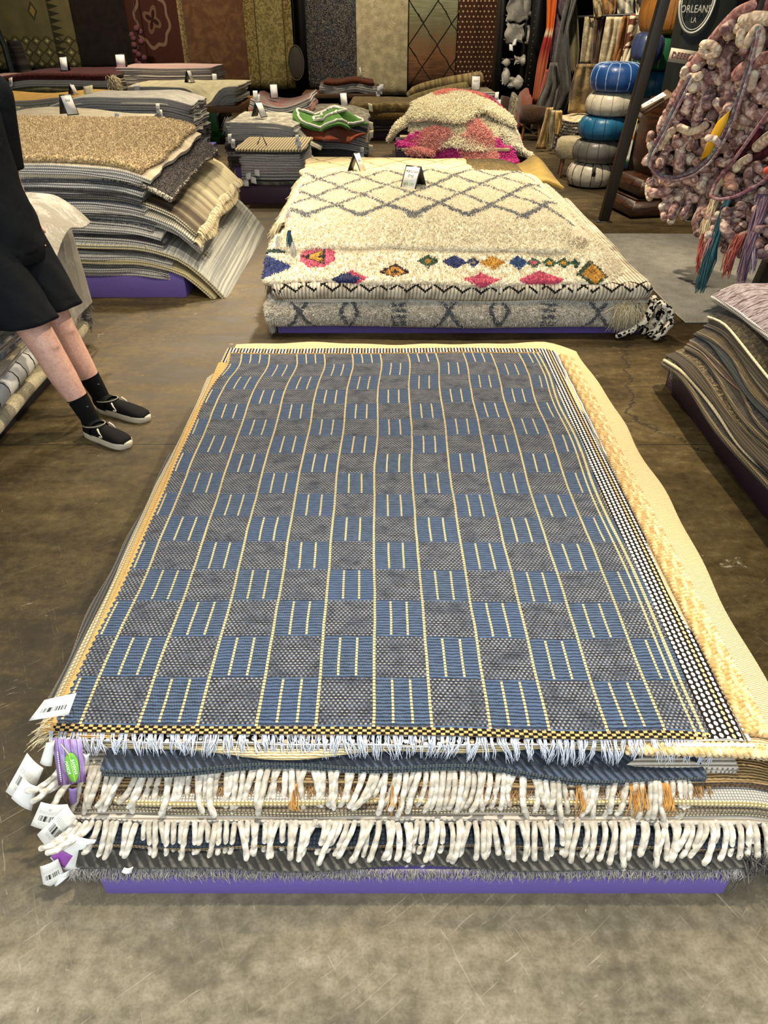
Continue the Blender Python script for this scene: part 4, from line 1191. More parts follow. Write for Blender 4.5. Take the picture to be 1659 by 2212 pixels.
# ================================================================== PERSON
def person():
    root = empty('person', (-1.52, 3.15, 0), 'person in black shirt and shorts leaning on the pale pile', 'person')
    skin = G('skin'); x, y, z = skin.obj(); n = skin.noise(skin.vec(x, y, z), 22, 4); n2 = skin.noise(skin.vec(x, y, z), 90, 2)
    mskin = skin.out(skin.mix((n * .5 + n2 * .5).ss(.2, .8), 'b98a74', 'd8ad98'), .55, n2, .0008, spec=.35)
    g = G('black_sports_cloth'); x, y, z = g.obj(); n = g.noise(g.vec(x, y, z), 9, 3, .5, .8); f = g.noise(g.vec(x, y, z), 400, 1)
    mblk = g.out(g.mix(n, '0c0e10', '15171a'), .85, n + f * .1, .02, .6, spec=.12)
    msock = plain('black_sock_knit', '0d0d0d', .9, bump=.0006, scale=300)
    F = np.array([.905, -.425, 0]); Sd = np.array([.425, .905, 0]); Zv = np.array([0, 0, 1.0])

    def ring(c, a, b, tilt=None, N=20, ax=F, ay=Sd, sq=1.0):
        t = np.linspace(0, 2 * np.pi, N, endpoint=False)
        cs, sn = np.cos(t), np.sin(t)
        return np.array(c)[None] + a * np.sign(cs)[:, None] * (np.abs(cs) ** sq)[:, None] * ax[None] + b * np.sign(sn)[:, None] * (np.abs(sn) ** sq)[:, None] * ay[None]

    def limb(pts, radii, N=18):
        """loft along a path; radii = (front-back, side)"""
        pts = np.array(pts, float); L = np.concatenate([[0], np.cumsum(np.linalg.norm(np.diff(pts, axis=0), axis=1))])
        K = 26; s = np.linspace(0, L[-1], K)
        def cub(v):
            v = np.array(v, float); out = np.interp(s, L, v)
            k = np.array([1, 2, 1]) / 4.0
            for _ in range(2): out[1:-1] = np.convolve(out, k, 'valid')
            return out
        c = np.stack([cub(pts[:, k]) for k in range(3)], 1); A = cub([r[0] for r in radii]); B = cub([r[1] for r in radii])
        T = np.gradient(c, axis=0); T /= np.linalg.norm(T, axis=1)[:, None]
        R = []
        for i in range(K):
            ax = F - (F @ T[i]) * T[i]; ax /= np.linalg.norm(ax) + 1e-9; ay = np.cross(T[i], ax)
            R.append(ring(c[i], A[i], B[i], None, N, ax, ay))
        return np.array(R)

    v = lambda px, py, Y: np.array(P(px, py, Y=Y))
    # joints, right = the side near the camera
    hipR, hipL = np.array([-1.70, 3.06, .90]), np.array([-1.63, 3.25, .90])
    kneeR, kneeL = v(98, 748, 3.0), v(133, 714, 3.22)
    calfR, calfL = v(138, 800, 2.99), v(168, 765, 3.22)
    ankR, ankL = v(196, 910, 2.97), v(222, 876, 3.22)
    ankR[2] = max(ankR[2], .085); ankL[2] = max(ankL[2], .085)
    neck = np.array([-1.68, 3.16, 1.46]); head = np.array([-1.64, 3.15, 1.60])
    mb = MB()
    for h, k, c, a in ((hipR, kneeR, calfR, ankR), (hipL, kneeL, calfL, ankL)):
        th = (h + k) / 2 + F * .01
        kt = k + (h - k) * .16; kb = k + (a - k) * .16
        mid = k + (a - k) * .38 - F * .008
        low = k + (a - k) * .72
        foot = a + np.array([0, 0, -.05])
        mb.tube([k + F * .030 + Zv * .045, k + F * .040 + Zv * .008, k + F * .034 - Zv * .035], [.026, .036, .024], 12)
        cf = k + (a - k) * .30 - F * .026
        mb.tube([cf + Zv * .07, cf, cf - Zv * .08 + F * .008], [.030, .047, .028], 12)
        mb.loft(limb([h, th, kt, k, kb, mid, low, a, foot], [(.092, .090), (.086, .082), (.071, .068), (.069, .065), (.061, .060), (.066, .063), (.048, .046), (.040, .036), (.034, .030)]))
    tor = [(.86, .11, .155), (.95, .115, .16), (1.05, .105, .145), (1.18, .11, .155), (1.30, .115, .17), (1.38, .09, .17), (1.44, .06, .09), (1.48, .052, .056), (1.55, .05, .052)]
    cx = lambda zz: np.array([-1.665 + .02 * math.sin(zz * 3), 3.155, zz])
    mb.loft([ring(cx(zz), a, b) for zz, a, b in tor])
    hd = [(1.49, .045, .04), (1.52, .075, .058), (1.56, .09, .068), (1.61, .10, .074), (1.67, .098, .076), (1.72, .08, .066), (1.75, .04, .034)]
    mb.loft([ring(np.array([-1.645, 3.145, zz]), a, b) for zz, a, b in hd])
    hc = np.array([-1.645, 3.145, 1.60])
    mb.tube([hc + F * .085 + Zv * .035, hc + F * .108 + Zv * .0, hc + F * .112 - Zv * .012], [.010, .013, .010], 8)          # nose
    for s_ in (-1, 1): mb.tube([hc + Sd * s_ * .072 + Zv * .02 - F * .005, hc + Sd * s_ * .082 - F * .008, hc + Sd * s_ * .076 - Zv * .03], [.012, .014, .009], 8)   # ears
    # arms: far arm down along the front of the hip, near arm back on the pile
    shL, shR = np.array([-1.58, 3.33, 1.38]), np.array([-1.75, 2.98, 1.38])
    elL = v(22, 385, 3.36); wrL = v(50, 462, 3.28); elR = np.array([-1.92, 2.93, 1.12]); wrR = np.array([-1.98, 3.02, .90])
    for sh, el, wr in ((shL, elL, wrL), (shR, elR, wrR)):
        mb.loft(limb([sh, (sh + el) / 2, el, el + (wr - el) * .3, wr], [(.052, .052), (.046, .046), (.038, .038), (.041, .041), (.027, .030)], 14))
    # hands with five fingers
    for wr, d, sd in ((wrL, (wrL - elL), Sd), (wrR, np.array([-.4, .1, -.75]), Sd)):
        d = d / np.linalg.norm(d); sd = sd - (sd @ d) * d; sd /= np.linalg.norm(sd); nn = np.cross(d, sd)
        pc = wr + d * .05
        mb.loft([pc + d * t + np.array([math.cos(q) * .042 * w * sd + math.sin(q) * .014 * nn for q in np.linspace(0, 6.283, 12, endpoint=False)]) for t, w in ((-.05, .7), (-.02, .9), (.02, 1), (.05, .95))])
        for k, L in enumerate((.066, .076, .072, .056)):
            b = pc + d * .045 + sd * (.031 - .021 * k)
            mb.tube([b, b + d * L * .45 + nn * .006, b + d * L * .78 + nn * .018, b + d * L * .9 + nn * .03], [.0092, .009, .0085, .007], 8)
        b = pc - d * .025 + sd * .038
        mb.tube([b, b + sd * .022 + d * .025, b + sd * .03 + d * .055 + nn * .008], [.012, .0105, .0085], 8)
    body = mb.build('body', mskin, root)
    m = body.modifiers.new('remesh', 'REMESH'); m.mode = 'VOXEL'; m.voxel_size = .0065; m.use_smooth_shade = True
    m = body.modifiers.new('smooth', 'SMOOTH'); m.iterations = 4; m.factor = .5
    # face details and hair (out of the frame, above its edge)
    for s_ in (-1, 1):
        MB().loft([ring(hc + F * (.083 + .006 * q) + Sd * s_ * .032 + Zv * .022, .006 * w, .012 * w) for q, w in ((0, .4), (1, 1), (2, .4))]).build('eye', plain('eye_dark', '2a211c', .2), root)
    MB().tube([hc + F * .094 + Sd * .025 - Zv * .045, hc + F * .102 - Zv * .043, hc + F * .094 - Sd * .025 - Zv * .045], .006, 8).build('mouth', plain('lip', '9c5f55', .5), root)
    MB().loft([ring(np.array([-1.655, 3.15, zz]), a, b) for zz, a, b in ((1.60, .095, .082), (1.64, .103, .084), (1.69, .107, .085), (1.74, .088, .074), (1.775, .045, .04))]).build('hair', plain('brown_hair', '3a2a1c', .7, bump=.004, scale=80), root)
    # shirt
    sh = [(.80, .150, .185), (.88, .150, .185), (.96, .142, .18), (1.06, .135, .170), (1.18, .138, .175), (1.30, .138, .19), (1.38, .11, .20), (1.43, .078, .125), (1.465, .064, .072)]
    R = np.array([ring(cx(zz) + F * (.01 if zz < 1 else 0), a, b, None, 40) for zz, a, b in sh])
    K = 40; idx = np.linspace(0, len(R) - 1, K); i0 = np.minimum(idx.astype(int), len(R) - 2); fr = (idx - i0)[:, None, None]
    R = R[i0] * (1 - fr) + R[i0 + 1] * fr
    ang = np.linspace(0, 2 * np.pi, 40, endpoint=False)[None]; hh = np.linspace(0, 1, K)[:, None]
    wr_ = .008 * np.sin(5 * ang + 14 * hh) * np.sin(hh * 9) + .005 * np.sin(11 * ang - 22 * hh)
    cen = R.mean(1, keepdims=True); R = cen + (R - cen) * (1 + wr_[..., None] * 5 * (1 - .7 * hh[..., None]))
    smb = MB().loft(R, caps=False)
    for s0, el in ((shL, elL), (shR, elR)):
        e = s0 + (el - s0) * .86
        smb.loft(limb([s0 + (neck - s0) * .55 - Zv * .03, s0 + Zv * .005, (s0 + e) / 2, e], [(.062, .062), (.074, .076), (.068, .068), (.064, .064)], 18), caps=False)
    o = smb.build('shirt', mblk, root); md = o.modifiers.new('solid', 'SOLIDIFY'); md.thickness = .006

    # shorts: a seat and two wide legs
    smb = MB()
    smb.loft([ring(cx(zz) + F * .005, a, b, None, 36) for zz, a, b in ((.76, .155, .205), (.82, .152, .20), (.90, .142, .185), (.97, .128, .172))], caps=False)
    for h, hem, N_, w in ((hipR, v(58, 696, 3.0), 30, 1.0), (hipL, v(112, 664, 3.22), 30, 1.0)):
        top = h + np.array([0, 0, -.03])
        K = 22; s = np.linspace(0, 1, K); R = []
        for q in s:
            c = top * (1 - q) + hem * q; a = .118 + .012 * q; b = .112 + .006 * q
            t = np.linspace(0, 2 * np.pi, 36, endpoint=False)
            wv = 1 + .05 * q * np.sin(4 * t + 5 * q) + .025 * np.sin(7 * t - 9 * q)
            R.append(c[None] + (a * wv * np.cos(t))[:, None] * (F + Zv * .12)[None] + (b * wv * np.sin(t))[:, None] * Sd[None])
        smb.loft(R, caps=False)
    o = smb.build('shorts', mblk, root); md = o.modifiers.new('solid', 'SOLIDIFY'); md.thickness = .005

    # socks and shoes
    for k, a, heel, toe, top in ((kneeR, ankR, P(186, 938, z=0), P(276, 966, z=0), .70), (kneeL, ankL, P(213, 885, z=0), P(325, 911, z=0), .70)):
        heel, toe = np.array(heel), np.array(toe)
        d = toe - heel; Ln = np.linalg.norm(d); d /= Ln; sd = np.cross(Zv, d); Ln = max(Ln, .285)
        st = k + (a - k) * top
        foot = heel + d * .10 + Zv * .05
        R = limb([st, a, a + Zv * -.035, foot], [(.050, .047), (.043, .040), (.046, .042), (.05, .040)], 20)
        MB().loft(R, caps=False).build('sock', msock, root)
        rt = MB().tube(list(R[0]) + [R[0][0]], .0028, 6, caps=False).build('sock_cuff', msock, root)
        logo = st * .7 + a * .3 + F * .046 - Sd * .012
        MB().box(logo - [.008, .002, .003], logo + [.008, .002, .003]).build('sock_mark', plain('grey_mark', '4a4a4a', .8), root)
        sx = np.array([0, .02, .06, .12, .18, .23, .265, .285]) * Ln / .285
        hw = np.array([.012, .029, .036, .038, .046, .048, .038, .012])
        # rubber sole
        N = 30; t = np.linspace(0, 2 * np.pi, N, endpoint=False)
        ux = (1 - np.cos(t)) / 2 * Ln; w = np.interp(ux, sx, hw) * np.sign(np.sin(t)) * np.minimum(1, np.abs(np.sin(t)) * 2.2)
        out = lambda f, zz: heel[None] * [1, 1, 0] + ((ux - Ln / 2) * f + Ln / 2)[:, None] * d[None] + (w * f)[:, None] * sd[None] + Zv[None] * zz
        MB().loft([out(.98, .001), out(1.01, .006), out(1.015, .02), out(1.01, .030), out(.97, .033)]).build('sole', plain('cream_rubber', 'd0c4a8', .6, var=.25, scale=18), root)
        # canvas upper
        hgt = np.array([.050, .072, .078, .082, .072, .058, .046, .030])
        R = []
        for s_, w_, h_ in zip(np.linspace(.012, Ln - .012, 16), np.interp(np.linspace(.012, Ln - .012, 16), sx, hw), np.interp(np.linspace(.012, Ln - .012, 16), sx, hgt)):
            q = np.linspace(0, np.pi, 12)
            top_ = heel * [1, 1, 0] + d * s_
            open_ = 1.0
            ringp = [top_ + sd * (w_ * .98 * math.cos(a_)) + Zv * (.028 + (h_ - .028) * math.sin(a_) ** .7) for a_ in q]
            R.append(ringp + [top_ - sd * w_ * .5 + Zv * .02, top_ + sd * w_ * .5 + Zv * .02])
        MB().loft(R).build('shoe_upper', plain('black_canvas', '131211', .85, bump=.0006, scale=600), root)
        # collar line and elastic side patches
        col = [heel * [1, 1, 0] + d * (.075 + .062 * math.cos(t_)) + sd * (.040 * math.sin(t_)) + Zv * (.074 + .012 * math.cos(t_)) for t_ in np.linspace(0, 2 * np.pi, 22)]
        MB().tube(col, .003, 6, caps=False).build('collar_trim', plain('grey_trim', '8d8778', .7), root)
        for sg in (-1, 1):
            a0 = heel * [1, 1, 0] + d * .135 + sd * sg * .036 + Zv * .078
            b0 = a0 + d * .026 - Zv * .026 + sd * sg * .008
            MB().tube([a0, (a0 + b0) / 2 + sd * sg * .003, b0], [.0045, .004, .0015], 6).build('elastic_patch', plain('cream_elastic', 'd8cfb8', .7), root)
        lb = heel * [1, 1, 0] + d * .155 - sd * .0465 + Zv * .046
        MB().box(lb - [.008, .003, .004], lb + [.008, .003, .004]).build('shoe_label', plain('pale_label', 'b9b2a2', .7), root)


person()


# ================================================================== HANGING RUGS ON THE BACK WALL
def panel(name, px0, px1, pyb, Y, mat, label, cat='rug', group='rugs hanging on the back wall', top=2.9, lean=0.0, wav=.02, t=.012):
    a, b = P(px0, pyb, Y=Y), P(px1, pyb, Y=Y)
    nu, nv = 30, 16
    u, v = np.meshgrid(np.linspace(0, 1, nu), np.linspace(0, 1, nv))
    X = a.x + (b.x - a.x) * u; Z = max(.03, a.z) + (top - max(.03, a.z)) * v
    Yy = Y + lean * (1 - v) + wav * np.sin(u * 9 + px0) * (1 - .4 * v) + wav * .4 * np.sin(u * 23 + px0)
    me = slab_mesh(name, np.stack([X, Yy, Z], -1), -t, [mat, mat], np.stack([u * (b.x - a.x), v * (top - a.z)], -1), ([(0, 0), (0, .5), (0, 1)], [0, 0]))
    o = link(name, me); tag(o, label, cat, group)
    rod = MB().tube([(a.x - .03, Y, top - .01), (b.x + .03, Y, top - .01)], .014, 8).build('hanging_rod', plain('black_rod', '141210', .5), o)
    return o


def back_wall():
    Y = 17.5
    # olive kilim
    g = G('olive_kilim'); u, v = g.uv(); n = g.noise(g.vec(u, v), 5, 4)
    c = g.mix(n, '4a4429', '6b6240')
    band = (v < .58).max(v > 1.38)
    tz = ((u / .22).frac() - .5).abs(); zz = ((v / .20).frac() - .5).abs()
    mo = (((tz + zz) - .45).abs() < .07) * band
    c = g.mix(mo, c, '33301c'); c = g.mix(((tz + zz) < .16) * band, c, 'a89d70')
    for cu, cv in ((1.05, 1.0), (.30, 1.02)):
        d = dia(g, u, v, cu, cv, .10, .17); c = g.mix(d < 1.0, c, '3a3620'); c = g.mix(d < .6, c, '7d6a3a')
    eb = (u > 1.36) * (((v / .12).frac() - .5).abs() > (u - 1.36) * 2.2); c = g.mix(eb, c, '2c2a18')
    kil = g.out(c, .95, g.noise(g.vec(u, v), 160, 2), .004)
    panel('hanging_rug', -8, 178, 150, Y, kil, 'olive green kilim with geometric diamonds at far left')
    panel('hanging_rug', 168, 330, 145, Y + .25, fab('241d16', '120e0b', 'heather'), 'nearly black brown rug beside the olive kilim')
    g = G('maroon_medallion'); u, v = g.uv(); p = g.vec(u, v)
    c = g.mix(g.noise(p, 20, 3), '2e1812', '43231a')
    dx, dy = (u - .52) / .36, (v - .86) / .50; r = g.m('SQRT', dx * dx + dy * dy); an = g.m('ARCTAN2', dy, dx)
    c = g.mix(((r + (an * 8.0).sin() * .06) - .92).abs() < .07, c, '6b5340'); c = g.mix(((r + (an * 4.0).sin() * .12) < .40), c, '5c4434'); c = g.mix(((r + (an * 4.0).sin() * .14) < .22), c, '2a130e')
    bd = (u > 1.07); c = g.mix(bd, c, g.mix(g.noise(p, 26, 3, .5, 1.5).ss(.45, .55), '5b4a30', '8a744c'))
    panel('hanging_rug', 292, 418, 150, Y + .1, g.out(c, .95), 'dark maroon rug with a floral medallion and tan border')
    panel('hanging_rug', 418, 543, 190, Y - .05, fab('5c4026', '4a301e', 'distress', 2.5), 'rusty orange brown worn rug on the back wall')
    g = G('gold_floral'); u, v = g.uv(); p = g.vec(u, v)
    bd = (u < .22).max(u > .80); k = g.voro(p, 9, 'F1', 0); q = (k * 30.0).sin(); w = g.noise(p, 9, 4, .5, 2.2).ss(.46, .54)
    c = g.mix(w, '5f5530', '7e7046'); c = g.mix(bd, c, g.mix((g.noise(g.vec(u, v), 16, 3, .5, 1.8)).ss(.46, .54), '7a6a40', '50441f'))
    c = g.mix(((u - .23).abs() < .012).max((u - .79).abs() < .012), c, '40371c')
    panel('hanging_rug', 541, 640, 192, Y - .1, g.out(c, .95), 'gold floral rug with scrolled borders on the back wall')
    g = G('navy_distressed'); u, v = g.uv(); p = g.vec(u, v)
    a = g.noise(p, 34, 5, .65, 2.4).ss(.53, .58); b = g.noise(p, 3, 3).ss(.5, .8)
    c = g.mix(a, '14161d', '77705f'); c = g.mix(b * .5, c, '1f3146')
    panel('hanging_rug', 668, 772, 196, Y - .1, g.out(c, .95), 'navy black rug with worn cream scribbled pattern')
    g = G('plain_cream_weave'); u, v = g.uv(); p = g.vec(u, v)
    n = g.noise(p, 7, 4); fan = ((g.voro(p, 3.0, 'F1', 0)) * 130.0).sin() * .5
    c = g.mix((n + fan * .12).ss(.3, .8), '80765a', 'a69a78')
    panel('hanging_rug', 772, 879, 205, Y - .12, g.out(c, .95, fan, .003), 'plain cream textured rug on the back wall')
    g = G('striped_diamond'); u, v = g.uv(); p = g.vec(u, v); w = (g.noise(p, 5, 2) - .5) * .06
    st = g.noise(g.vec(u * 2.5, v * 34.0), 1, 3)
    c = g.ramp(v * .42 + (st - .5) * .5, [(.05, '3f2a1a'), (.25, '6b4a30'), (.45, '5f5a40'), (.7, '77785e')])
    a = ((u + w) / .58 + (v + w) / .75).frac(); b = ((u + w) / .58 - (v + w) / .75).frac()
    c = g.mix(((a - .5).abs() > .475).max((b - .5).abs() > .475), c, '181410')
    panel('hanging_rug', 881, 981, 190, Y - .1, g.out(c, .95), 'green to rust striped rug with black diamond lines')
    g = G('brown_dotted'); u, v = g.uv(); pz = .085
    rw = (v / pz).floor(); fu = (u / pz + rw.mod(2.0) * .5).frac() - .5; fv = (v / pz).frac() - .5
    d = fu.abs() + fv.abs(); c = g.mix(d < .24, g.mix(g.noise(g.vec(u, v), 12, 3), '2c1810', '43271a'), 'a08a66')
    panel('hanging_rug', 983, 1084, 190, Y - .15, g.out(c, .95), 'dark brown rug with rows of small cream diamonds')
    # dark round basket lid leaning in the gap
    c = P(640, 136, Y=17.2)
    R = [[c + Vector((math.cos(t) * rx, dy, math.sin(t) * rz)) for t in np.linspace(0, 6.283, 28, endpoint=False)] for rx, rz, dy in ((.12, .26, -.04), (.155, .30, -.02), (.155, .30, .02), (.12, .26, .03))]
    o = MB().loft(R).build('round_basket', plain('dark_woven_reed', '2a2418', .8, bump=.01, scale=60)); tag(o, 'dark oval basket hanging between the gold and navy rugs', 'basket')
    MB().tube([c + Vector((math.cos(t) * .157, -.03, math.sin(t) * .302)) for t in np.linspace(0, 6.283, 28)], .012, 6, caps=False).build('rim', plain('reed_rim', '3f3722', .8), o)
    MB().tube([c + Vector((0, 0, .3)), (c.x, 17.25, 2.4)], .006, 5).build('hanging_cord', plain('black_rod', '141210', .5), o)
    # pink garland glimpsed beside the maroon rug
    c = P(300, 105, Y=17.1); mbp = MB()
    o = empty('flower_garland', (c.x, c.y, .4), 'dusky pink flower garland beside the maroon rug', 'garland')
    for k in range(14):
        q = c + Vector((random.uniform(-.10, .08), random.uniform(-.04, .04), -.38 + k * .055))
        MB().loft([[q + Vector((math.cos(t) * r * (1 + .2 * math.sin(5 * t)), dy, math.sin(t) * r)) for t in np.linspace(0, 6.283, 10, endpoint=False)] for r, dy in ((.02, -.05), (.05, -.035), (.06, 0), (.03, .03))]).build('flower', plain('dusky_pink_cloth', '6a4044', .9, var=.4, scale=12), o)
    MB().tube([c + Vector((0, .02, -.45)), c + Vector((.02, .02, .1)), (c.x, 17.3, 2.4)], .008, 5).build('cord', plain('black_rod', '141210', .5), o)
    # dark easel-like post and bundle at far left
    a, b = P(2, 70, Y=14.2), P(28, 160, Y=14.2)
    o = MB().tube([(a.x - .25, 14.2, 2.6), a, (b.x, 14.2, b.z - .5)], .05, 4).build('display_post', plain('green_black_post', '1f2620', .6)); tag(o, 'dark slanted display post at the far left edge', 'post')
    o.location.z = .0 + 0
    c = P(50, 125, Y=14.6)
    u, v = np.meshgrid(np.linspace(0, 1, 12), np.linspace(0, 1, 10))
    T = np.stack([c.x - .22 + .44 * u * (1 - .5 * v), c.y + .05 * np.sin(u * 8), .0 + (c.z + .25) * v], -1)
    o = link('folded_blanket', slab_mesh('folded_blanket', T, -.05, [fab('4a4038', '2a241f', 'stripe')] * 2, np.stack([u, v], -1), ROUND)); tag(o, 'dark folded blanket standing upright before the olive kilim', 'blanket')


back_wall()


# ================================================================== SMALLER PILES, TABLES AND SIGNS
def lay(c1, c2, d, t=.03, k='heather', bk=None, e=None, rim=PLIES, **q):
    return dict(t=t, m=[fab(c1, c2, k), bk or LIGHTBK], d=d, e=e, rim=rim, **q)


def small_tags(parent, pts, w=.05, h=.08, mat=None):
    for p in pts:
        p = Vector(p); a = random.uniform(-.5, .5); b = random.uniform(-.3, .3)
        ux = Vector((math.cos(a), -.3, math.sin(b))) * w; uy = Vector((-math.sin(b) * .5, -.25, -1)) * h
        card('price_tag', [p + uy, p + uy + ux, p + ux, p], parent, mat or LABEL, .002, .004, 4)


def mids():
    pl = plinth
    NG = 'rugs in the small grey pile'
    M_OL = fab('7d7a68', '4a4a40', 'distress', 1.5)
    pl(-1.49, -.45, 7.88, 9.0, .17, 'purple plinth under the small grey mat pile', M_PURPD)
    L = [lay('7d7a68', '4a4a40', 'olive grey rug laid flat', .035, 'distress', M_OL, (-.03, .34, -.01, .3), ROUND), lay('2f3844', '1a2028', 'dark slate rug laid flat', .015, 'heather', DARKBK, (.03, .28, .02, .25)),
         lay('5a6a74', '36424a', 'blue grey folded mat', .055, 'heather', None, (.02, .0, 0, 0)), lay('a9a598', '6d6a60', 'pale grey folded mat', .05, 'heather', None, (.0, .04, .01, 0)), lay('b4ad9a', '7c766a', 'oatmeal folded mat', .05, 'rib', None, (.01, .02, 0, 0)),
         lay('8f8d86', '57554f', 'mid grey folded mat', .04, 'heather', None, (.0, .02, 0, 0)), lay('aaa79c', '6a675e', 'light grey folded mat', .045, 'heather', None, (.015, .0, 0, 0)), lay('3a3c40', '1e2024', 'charcoal edged mat', .02, 'rib', DARKBK, (-.03, .03, -.02, 0))]
    L.append(dict(t=.025, m=[fab('c9b687', '3f3828', 'rib', 1, .03), DARKBK], d='straw and black ribbed mat', e=(-.035, .035, -.02, 0), rim=ROUND))
    o, z = stack(L, -1.45, -.84, 7.92, 8.72, .17, 'the small mat pile', NG, None, -.03, 14, 12, .008, 51)
    small_tags(o[3], [P(540, 380, Y=7.86), P(525, 388, Y=7.86), P(548, 365, Y=7.85), P(530, 375, Y=7.85)], .06, .06, WHITE)
    small_tags(o[8], [P(638, 292, Y=7.95), P(642, 306, Y=7.93)], .045, .09)
    MB().tube([P(556, 312, Y=8.0), P(565, 290, Y=8.1), P(576, 314, Y=8.05)], .006, 5).build('wire_sign_stand', plain('black_rod', '141210', .5), o[8])
    # grey pile behind it
    pl(-1.72, -.28, 9.0, 11.2, .16, 'purple plinth under the long grey and green piles', M_PURP)
    GG = 'rugs in the middle grey piles'
    L = [lay('6b6860', '3a3833', 'dark grey fringed rug', .06, 'rib', DARKBK), lay('77746c', '45423c', 'brown grey rug', .05, 'heather', DARKBK), lay('8a867c', '524f48', 'stone grey rug', .05), lay('3c3a38', '232120', 'charcoal shag rug', .11, 'fleck', DARKBK, None, ROUND),
         lay('9c9890', '5e5a55', 'silver grey rug', .035, 'rib'), lay('8a7d80', '57504f', 'mauve grey rug', .03, 'rib'), lay('b3ada0', '77726a', 'pale taupe rug', .04), lay('a5a298', '6b6860', 'light grey rug', .04, 'rib'), lay('c9c2ac', '8f8976', 'cream patterned rug', .04, 'distress')]
    o, z = stack(L, -1.75, -.98, 8.98, 9.95, .16, 'the pile behind the mats', GG, lambda X, Y: -.35 * np.clip(X + 1.35, 0, 1) ** 2, -.05, 16, 14, .012, 52)
    for k, z0 in ((0, .2), (3, .35), (7, .6)):
        pts = []
        for _ in range(90):
            a = np.array([-1.77 + rng.uniform(-.02, .05), 8.98 + rng.uniform(0, .3), z0 + rng.uniform(-.05, .06)]); e = a + [-rng.uniform(.01, .05), -rng.uniform(0, .05), -rng.uniform(.03, .10)]
            pts.append([a, (a + e) / 2, e])
        strands('fringe', pts, .004, THREAD_G, o[k], 3)
    small_tags(o[1], [P(498, 300, Y=8.9), P(492, 290, Y=8.9)], .05, .09)
    tent_sign(P(560, 248, Y=9.3) + Vector((0, 0, -.02)), .9, .17, .10, [], 'black tent sign on the grey pile with the patterned cream rug')
    fl = fab('b9b194', '6d6a58', 'distress', .8)
    u, v = np.meshgrid(np.linspace(0, 1, 16), np.linspace(0, 1, 12)); X = -1.15 + .42 * u; Y = 9.05 + .7 * v + .05 * u
    T = np.stack([X, Y, z - .08 - .9 * np.clip(u - .15, 0, 1) ** 1.5 * .32 + .03 * np.sin(u * 7)], -1)
    r = link('rug', slab_mesh('rug', T, .015, [fl, LIGHTBK], np.stack([u * .42, v * .7], -1), ROUND)); tag(r, 'worn cream floral rug corner draped beside the green throw', 'rug', GG)
    # pile with the green throw
    L = [lay('6d6a62', '3a3833', 'dark grey fringed rug', .05, 'rib', DARKBK), lay('57544e', '2c2a27', 'charcoal rug', .05, 'fleck', DARKBK), lay('8f8a7d', '57534a', 'stone rug', .045), lay('4c463c', '25221d', 'brown black rug', .05, 'knit'), lay('8c7a52', '4a3d24', 'gold brown patterned rug', .05, 'persian'),
         lay('3a4048', '1e2226', 'dark slate checked rug', .05, 'rib'), lay('9a978c', '5c5952', 'grey fringed rug', .045), lay('4f5458', '2a2d30', 'steel grey rug', .05, 'heather', DARKBK), lay('8a8672', '55503f', 'worn sage floral rug', .05, 'distress')]
    o2, z2 = stack(L, -1.02, -.20, 9.68, 11.1, .16, 'the green throw pile', GG, lambda X, Y: -.45 * np.clip(X + .62, 0, 1) ** 2, 0, 16, 14, .012, 53)
    small_tags(o2[0], [P(777, 318, Y=9.6), P(780, 338, Y=9.6)], .05, .10)
    small_tags(o2[6], [P(795, 222, Y=9.7), P(797, 262, Y=9.65), P(798, 282, Y=9.6), P(796, 312, Y=9.6)], .05, .08, plain('straw_tag', 'd8cba0', .7))
    L = [lay('8f8a80', '57534c', 'grey folded rug', .06), lay('7a6a60', '453a36', 'brown grey folded rug', .06), lay('b4afa4', '77726a', 'pale folded rug', .05), lay('9c6a5c', '6a443a', 'dusty pink patterned rug', .07, 'persian', None, None, ROUND), lay('5a5f5c', '353a38', 'slate folded rug', .05), lay('6d7268', '7c4a40', 'grey green and brick patchwork rug', .05, 'distress')]
    o3, z3 = stack(L, -1.66, -.95, 10.1, 11.2, .42, 'the dusty pink pile', GG, lambda X, Y: -.10 * np.sin((X + 1.66) / .71 * 3.14), 0, 18, 12, .014, 54)
    small_tags(o3[4], [P(546, 196, Y=10.05), P(552, 206, Y=10.05)], .06, .08, WHITE)
    bx = MB().box((-1.60, 10.15, .16), (-1.0, 11.15, .43)).build('crate', plain('dark_crate_wood', '2a231c', .7), None, False); tag(bx, 'dark crate holding up the pink and grey pile', 'crate')
    tent_sign((-1.42, 10.6, z3 - .05), .2, .17, .10, [], 'thin tent sign on the pink and grey pile', .35)
    tent_sign((-.55, 11.0, z2 - .01), .35, .16, .10, [], 'thin tent sign behind the green throw pile', .35)
    # green puzzle-edged throw with white piping, orange one beneath
    def throw(zb, mat, name, label, dz, sx, sy, c, wob):
        u, v = np.meshgrid(np.linspace(-1, 1, 34), np.linspace(-1, 1, 22))
        a = u * np.sqrt(1 - v * v / 2); b = v * np.sqrt(1 - u * u / 2); an = np.arctan2(b, a); rr = 1 + .22 * np.sin(4 * an + wob) + .10 * np.sin(7 * an)
        X = c[0] + sx * a * rr; Y = c[1] + sy * b * rr
        Z = zb + dz * (.5 + .5 * np.sin(a * 4.2 + wob)) - .12 * np.clip(-b, 0, 1) - .06 * np.clip(a, 0, 1)
        o = link(name, slab_mesh(name, np.stack([X, Y, Z], -1), .03, [mat, mat], np.stack([u, v], -1), ROUND)); tag(o, label, 'throw')
        return o, X, Y, Z
    mo = fab('b4552a', '6a2f18', 'heather'); mg = fab('5a8a2e', '37601e', 'heather')
    throw(.50, mo, 'throw', 'orange wavy edged throw under the green one', .06, .30, .26, (-.62, 9.52), 1.2)
